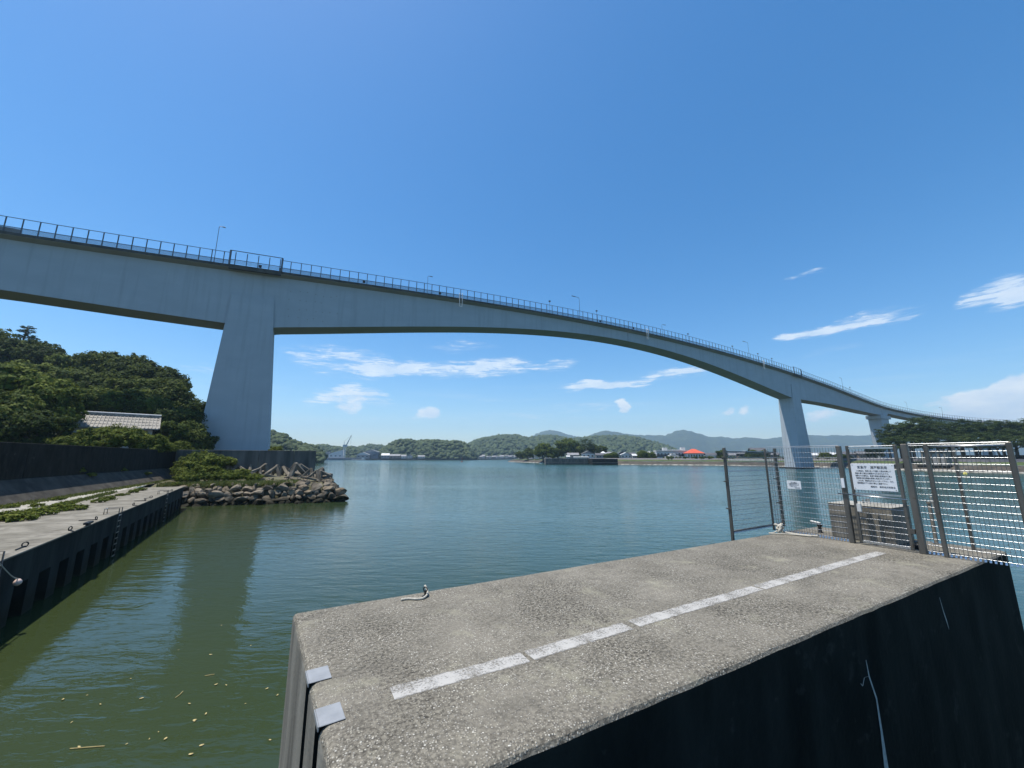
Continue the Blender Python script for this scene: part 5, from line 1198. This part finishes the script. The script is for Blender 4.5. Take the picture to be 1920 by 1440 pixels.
RH_(1622, 258, 26, 846, 'dark roofed house seen through the top of the gate, right one', 'wallbrown', 'roofdark', 'gable', 9)
o = empty('white_wall', (0, 0, 0), 0, 'low white flood wall on the bank seen through the left fence panel', 'wall')
for k in range(6):
    a = off(9.5, 3.5)[4].lerp(off(9.5, 3.5)[5], k / 6); b = off(9.5, 3.5)[4].lerp(off(9.5, 3.5)[5], (k + .97) / 6); MB().beam(a, b, .4, 1.0).build('wall_panel', M['white'], o)
k = 0
for u in (1131, 1150, 1164, 1183, 1200, 1208, 1228, 1349, 1358, 1380, 1408, 1434, 1452, 1546, 1572, 1604, 1636, 1646):
    sl_ = np.interp(u, [1120, 1350, 1450, 1550, 1650], [345, 325, 318, 290, 282])
    RH_(u, float(sl_) + random.uniform(-4, 14), random.uniform(11, 17), random.uniform(846.2, 850.5), f'{ORD[k]} small house of the back row on the right shore, from the left', random.choice(('white', 'wallgrey', 'plaster', 'wallbrown')), random.choice(('roofdark', 'roofgrey', 'roofdark', 'roofpale')), random.choice(('gable', 'hip', 'front')), 8, nwin=3); k += 1
hd = empty('hedge', (0, 0, 0), 0, 'dark clipped hedge along the top of the grassy bank before the houses', 'hedge')
A = off(14.2, 4.3)
HEDM = leaf_cloud('foliage', M['leafB'], 60, 24, .13, (1, 1, .7), .3, .2, .4, 61)
for a_, b_ in ((3, 4), (4, 5), (5, 6)):
    n = int((A[b_] - A[a_]).length / 2.6)
    for j in range(n): link('foliage', HEDM, hd, A[a_].lerp(A[b_], (j + random.random() * .6) / n) + Vector((0, 0, .5)), (0, 0, random.uniform(0, 6)), random.uniform(.9, 1.7))
# shore trees and bushes
G3 = 'trees on the right shore'
st = [(975, 853, 8, 452, 2, 'dark bush at the landward end of the spit'), (990, 851, 11, 415, 3, 'dark tree beside the narrow white flats'), (1018, 846, 16, 366, 0, 'broad bright green tree right of the narrow white flats'), (1036, 850, 12, 360, 0, 'green tree behind the left end of the block wall'), (1046, 848, 11, 372, 2, 'dark tree left of the biggest shore tree'),
      (1064, 838, 19, 366, 1, 'biggest spreading tree on the right shore'), (1084, 846, 11, 362, 2, 'dark tree right of the biggest shore tree'), (1099, 838, 13, 372, 4, 'dark conifer behind the tall white gabled house'), (1113, 842, 10, 372, 3, 'dark tree right of the conifer'), (1128, 844, 10, 366, 2, 'dark tree above the dark roofed house'),
      (1150, 855, 9, 306, 1, 'brownish green bush above the short dark block wall'), (1140, 856, 7, 304, 1, 'smaller bush above the short dark block wall'), (1205, 853, 10, 304, 1, 'bush with pale patches before the pyramid roof'), (1222, 855, 8, 300, 0, 'green bush right of the pyramid roof'), (1354, 851, 9, 300, 2, 'dark tree right of the low grey house'), (1410, 853, 10, 284, 0, 'bright tree seen through the left fence panel'), (1432, 852, 9, 280, 1, 'round bush left of the right bridge pier'), (1548, 857, 10, 238, 0, 'green bush right of the low white boathouse'), (1576, 858, 10, 232, 1, 'green bush below the dark roofed houses'), (1640, 848, 12, 232, 2, 'dark tree left of the pine grove')]
for u, v, r, d, kd, lb in st: tree(u, v, r, d, kd, lb, G3, 'conifer' if kd == 4 else 'broadleaf_tree', 1.15 if kd == 4 else 1.0)
pines = [(1664, 822, 18, 186), (1684, 814, 22, 182), (1706, 811, 23, 178), (1730, 808, 23, 176), (1752, 811, 22, 178), (1776, 812, 22, 180), (1800, 812, 22, 176), (1824, 813, 22, 176), (1850, 814, 22, 174), (1874, 813, 22, 172), (1898, 812, 23, 170), (1924, 812, 24, 168), (1952, 812, 24, 166), (1985, 812, 26, 166)]
for k, (u, v, r, d) in enumerate(pines): tree(u, v, r, d, 4 + k % 3, f'{ORD[k]} dark pine of the grove under the bridge approach, from the left', 'pines of the grove on the right', 'pine_tree', 1.15)
pines2 = [(1676, 834, 18, 168), (1704, 832, 20, 166), (1736, 832, 20, 164), (1768, 833, 20, 164), (1800, 832, 20, 162), (1834, 832, 20, 160), (1868, 832, 20, 160), (1902, 832, 20, 158), (1940, 830, 22, 156)]
for k, (u, v, r, d) in enumerate(pines2): tree(u, v, r, d, 4 + (k + 1) % 3, f'{ORD[k]} lower pine in front of the grove, behind the fence top, from the left', 'pines of the grove on the right', 'pine_tree', 1.05)
gh = empty('water_gate', (*gz(1755, 884, 0).xy, 0), 0, 'grey concrete water gate on the far bank behind the fence', 'gate')
gh.rotation_euler = (0, 0, math.atan2(shore[8].y - shore[7].y, shore[8].x - shore[7].x)); gh.location += Vector((3.5, 3.0, 0))
for x in (-4.0, -1.0, 2.2, 4.6): MB().box(x - .35, x + .35, -.6, 1.4, -1, 7.2).build('column', M['cast'], gh)
for x in (-2.5, .6, 3.4): MB().box(x - 1.15, x + .95, -.2, .1, 2.2, 6.6).build('gate_leaf', M['wallgrey'], gh)
MB().box(-4.6, 5.2, -.8, 1.6, 7.2, 7.7).build('lintel', M['cast'], gh); MB().box(-6, 6, -1.2, 1.8, -1, 2.2).build('sill', M['shade_stain'], gh)
lw = empty('flood_wall', (0, 0, 0), 0, 'dark flood wall behind the grassy bank below the pine grove', 'wall')
A = off(16, 4.9); 
for k in range(7, 10):
    for j in range(4): MB().beam(A[k].lerp(A[k + 1], j / 4), A[k].lerp(A[k + 1], (j + .98) / 4), .5, 2.2).build('wall_panel', M['shade_stain'], lw)

# buoys
def buoy(u, v, H, mat, label, name='channel_buoy'):
    p = gz(u, v, 0); r = empty(name, p, 0, label, 'buoy')
    MB().lathe([(.6, -.5), (1.1, -.2), (1.15, .5), (.8, .8), (.4, .9)], n=14).build('float', M[mat], r, True)
    for a in range(4): MB().beam((.7 * math.cos(a * 1.57), .7 * math.sin(a * 1.57), .8), (.2 * math.cos(a * 1.57), .2 * math.sin(a * 1.57), H - 1.0), .14).build('strut', M[mat], r)
    MB().lathe([(.35, H - 1.2), (.35, H - .5), (.12, H - .45), (.12, H)], n=10).build('lantern', M[mat], r); return r
buoy(866, 866.3, 5.2, 'red', 'dark red channel buoy floating in the middle of the bay')
p = gz(1810, 889, 0); r = empty('net_float', p, 0, 'yellow float on the water behind the right fence panel', 'buoy')
MB().lathe([(.05, -.5), (.4, -.35), (.52, 0), (.4, .4), (.12, .6), (.08, .9), (.04, 1.7)], n=12).build('float', M['yellow'], r, True); MB().ring((0, 0, 1.72), .1, .03, (1, 0, 0)).build('eye', M['galv'], r)

# ------------------------------------------------------------------ haze
hm = bpy.data.materials.new('haze'); hm.use_nodes = True; q = NT(hm.node_tree); q.n.clear()
vol = q.add('ShaderNodeVolumePrincipled'); q.set(vol, 'Color', (.54, .78, 1.0, 1)); q.set(vol, 'Density', 1.65e-4); q.set(vol, 'Anisotropy', .2)
ou = q.add('ShaderNodeOutputMaterial'); q.l.new(vol.outputs[0], ou.inputs['Volume'])
o = MB().box(-4450, 4450, -650, 5350, -3, 420).build('haze', hm); tag(o, 'thin pale summer haze over the whole bay', 'haze', None, 'stuff')
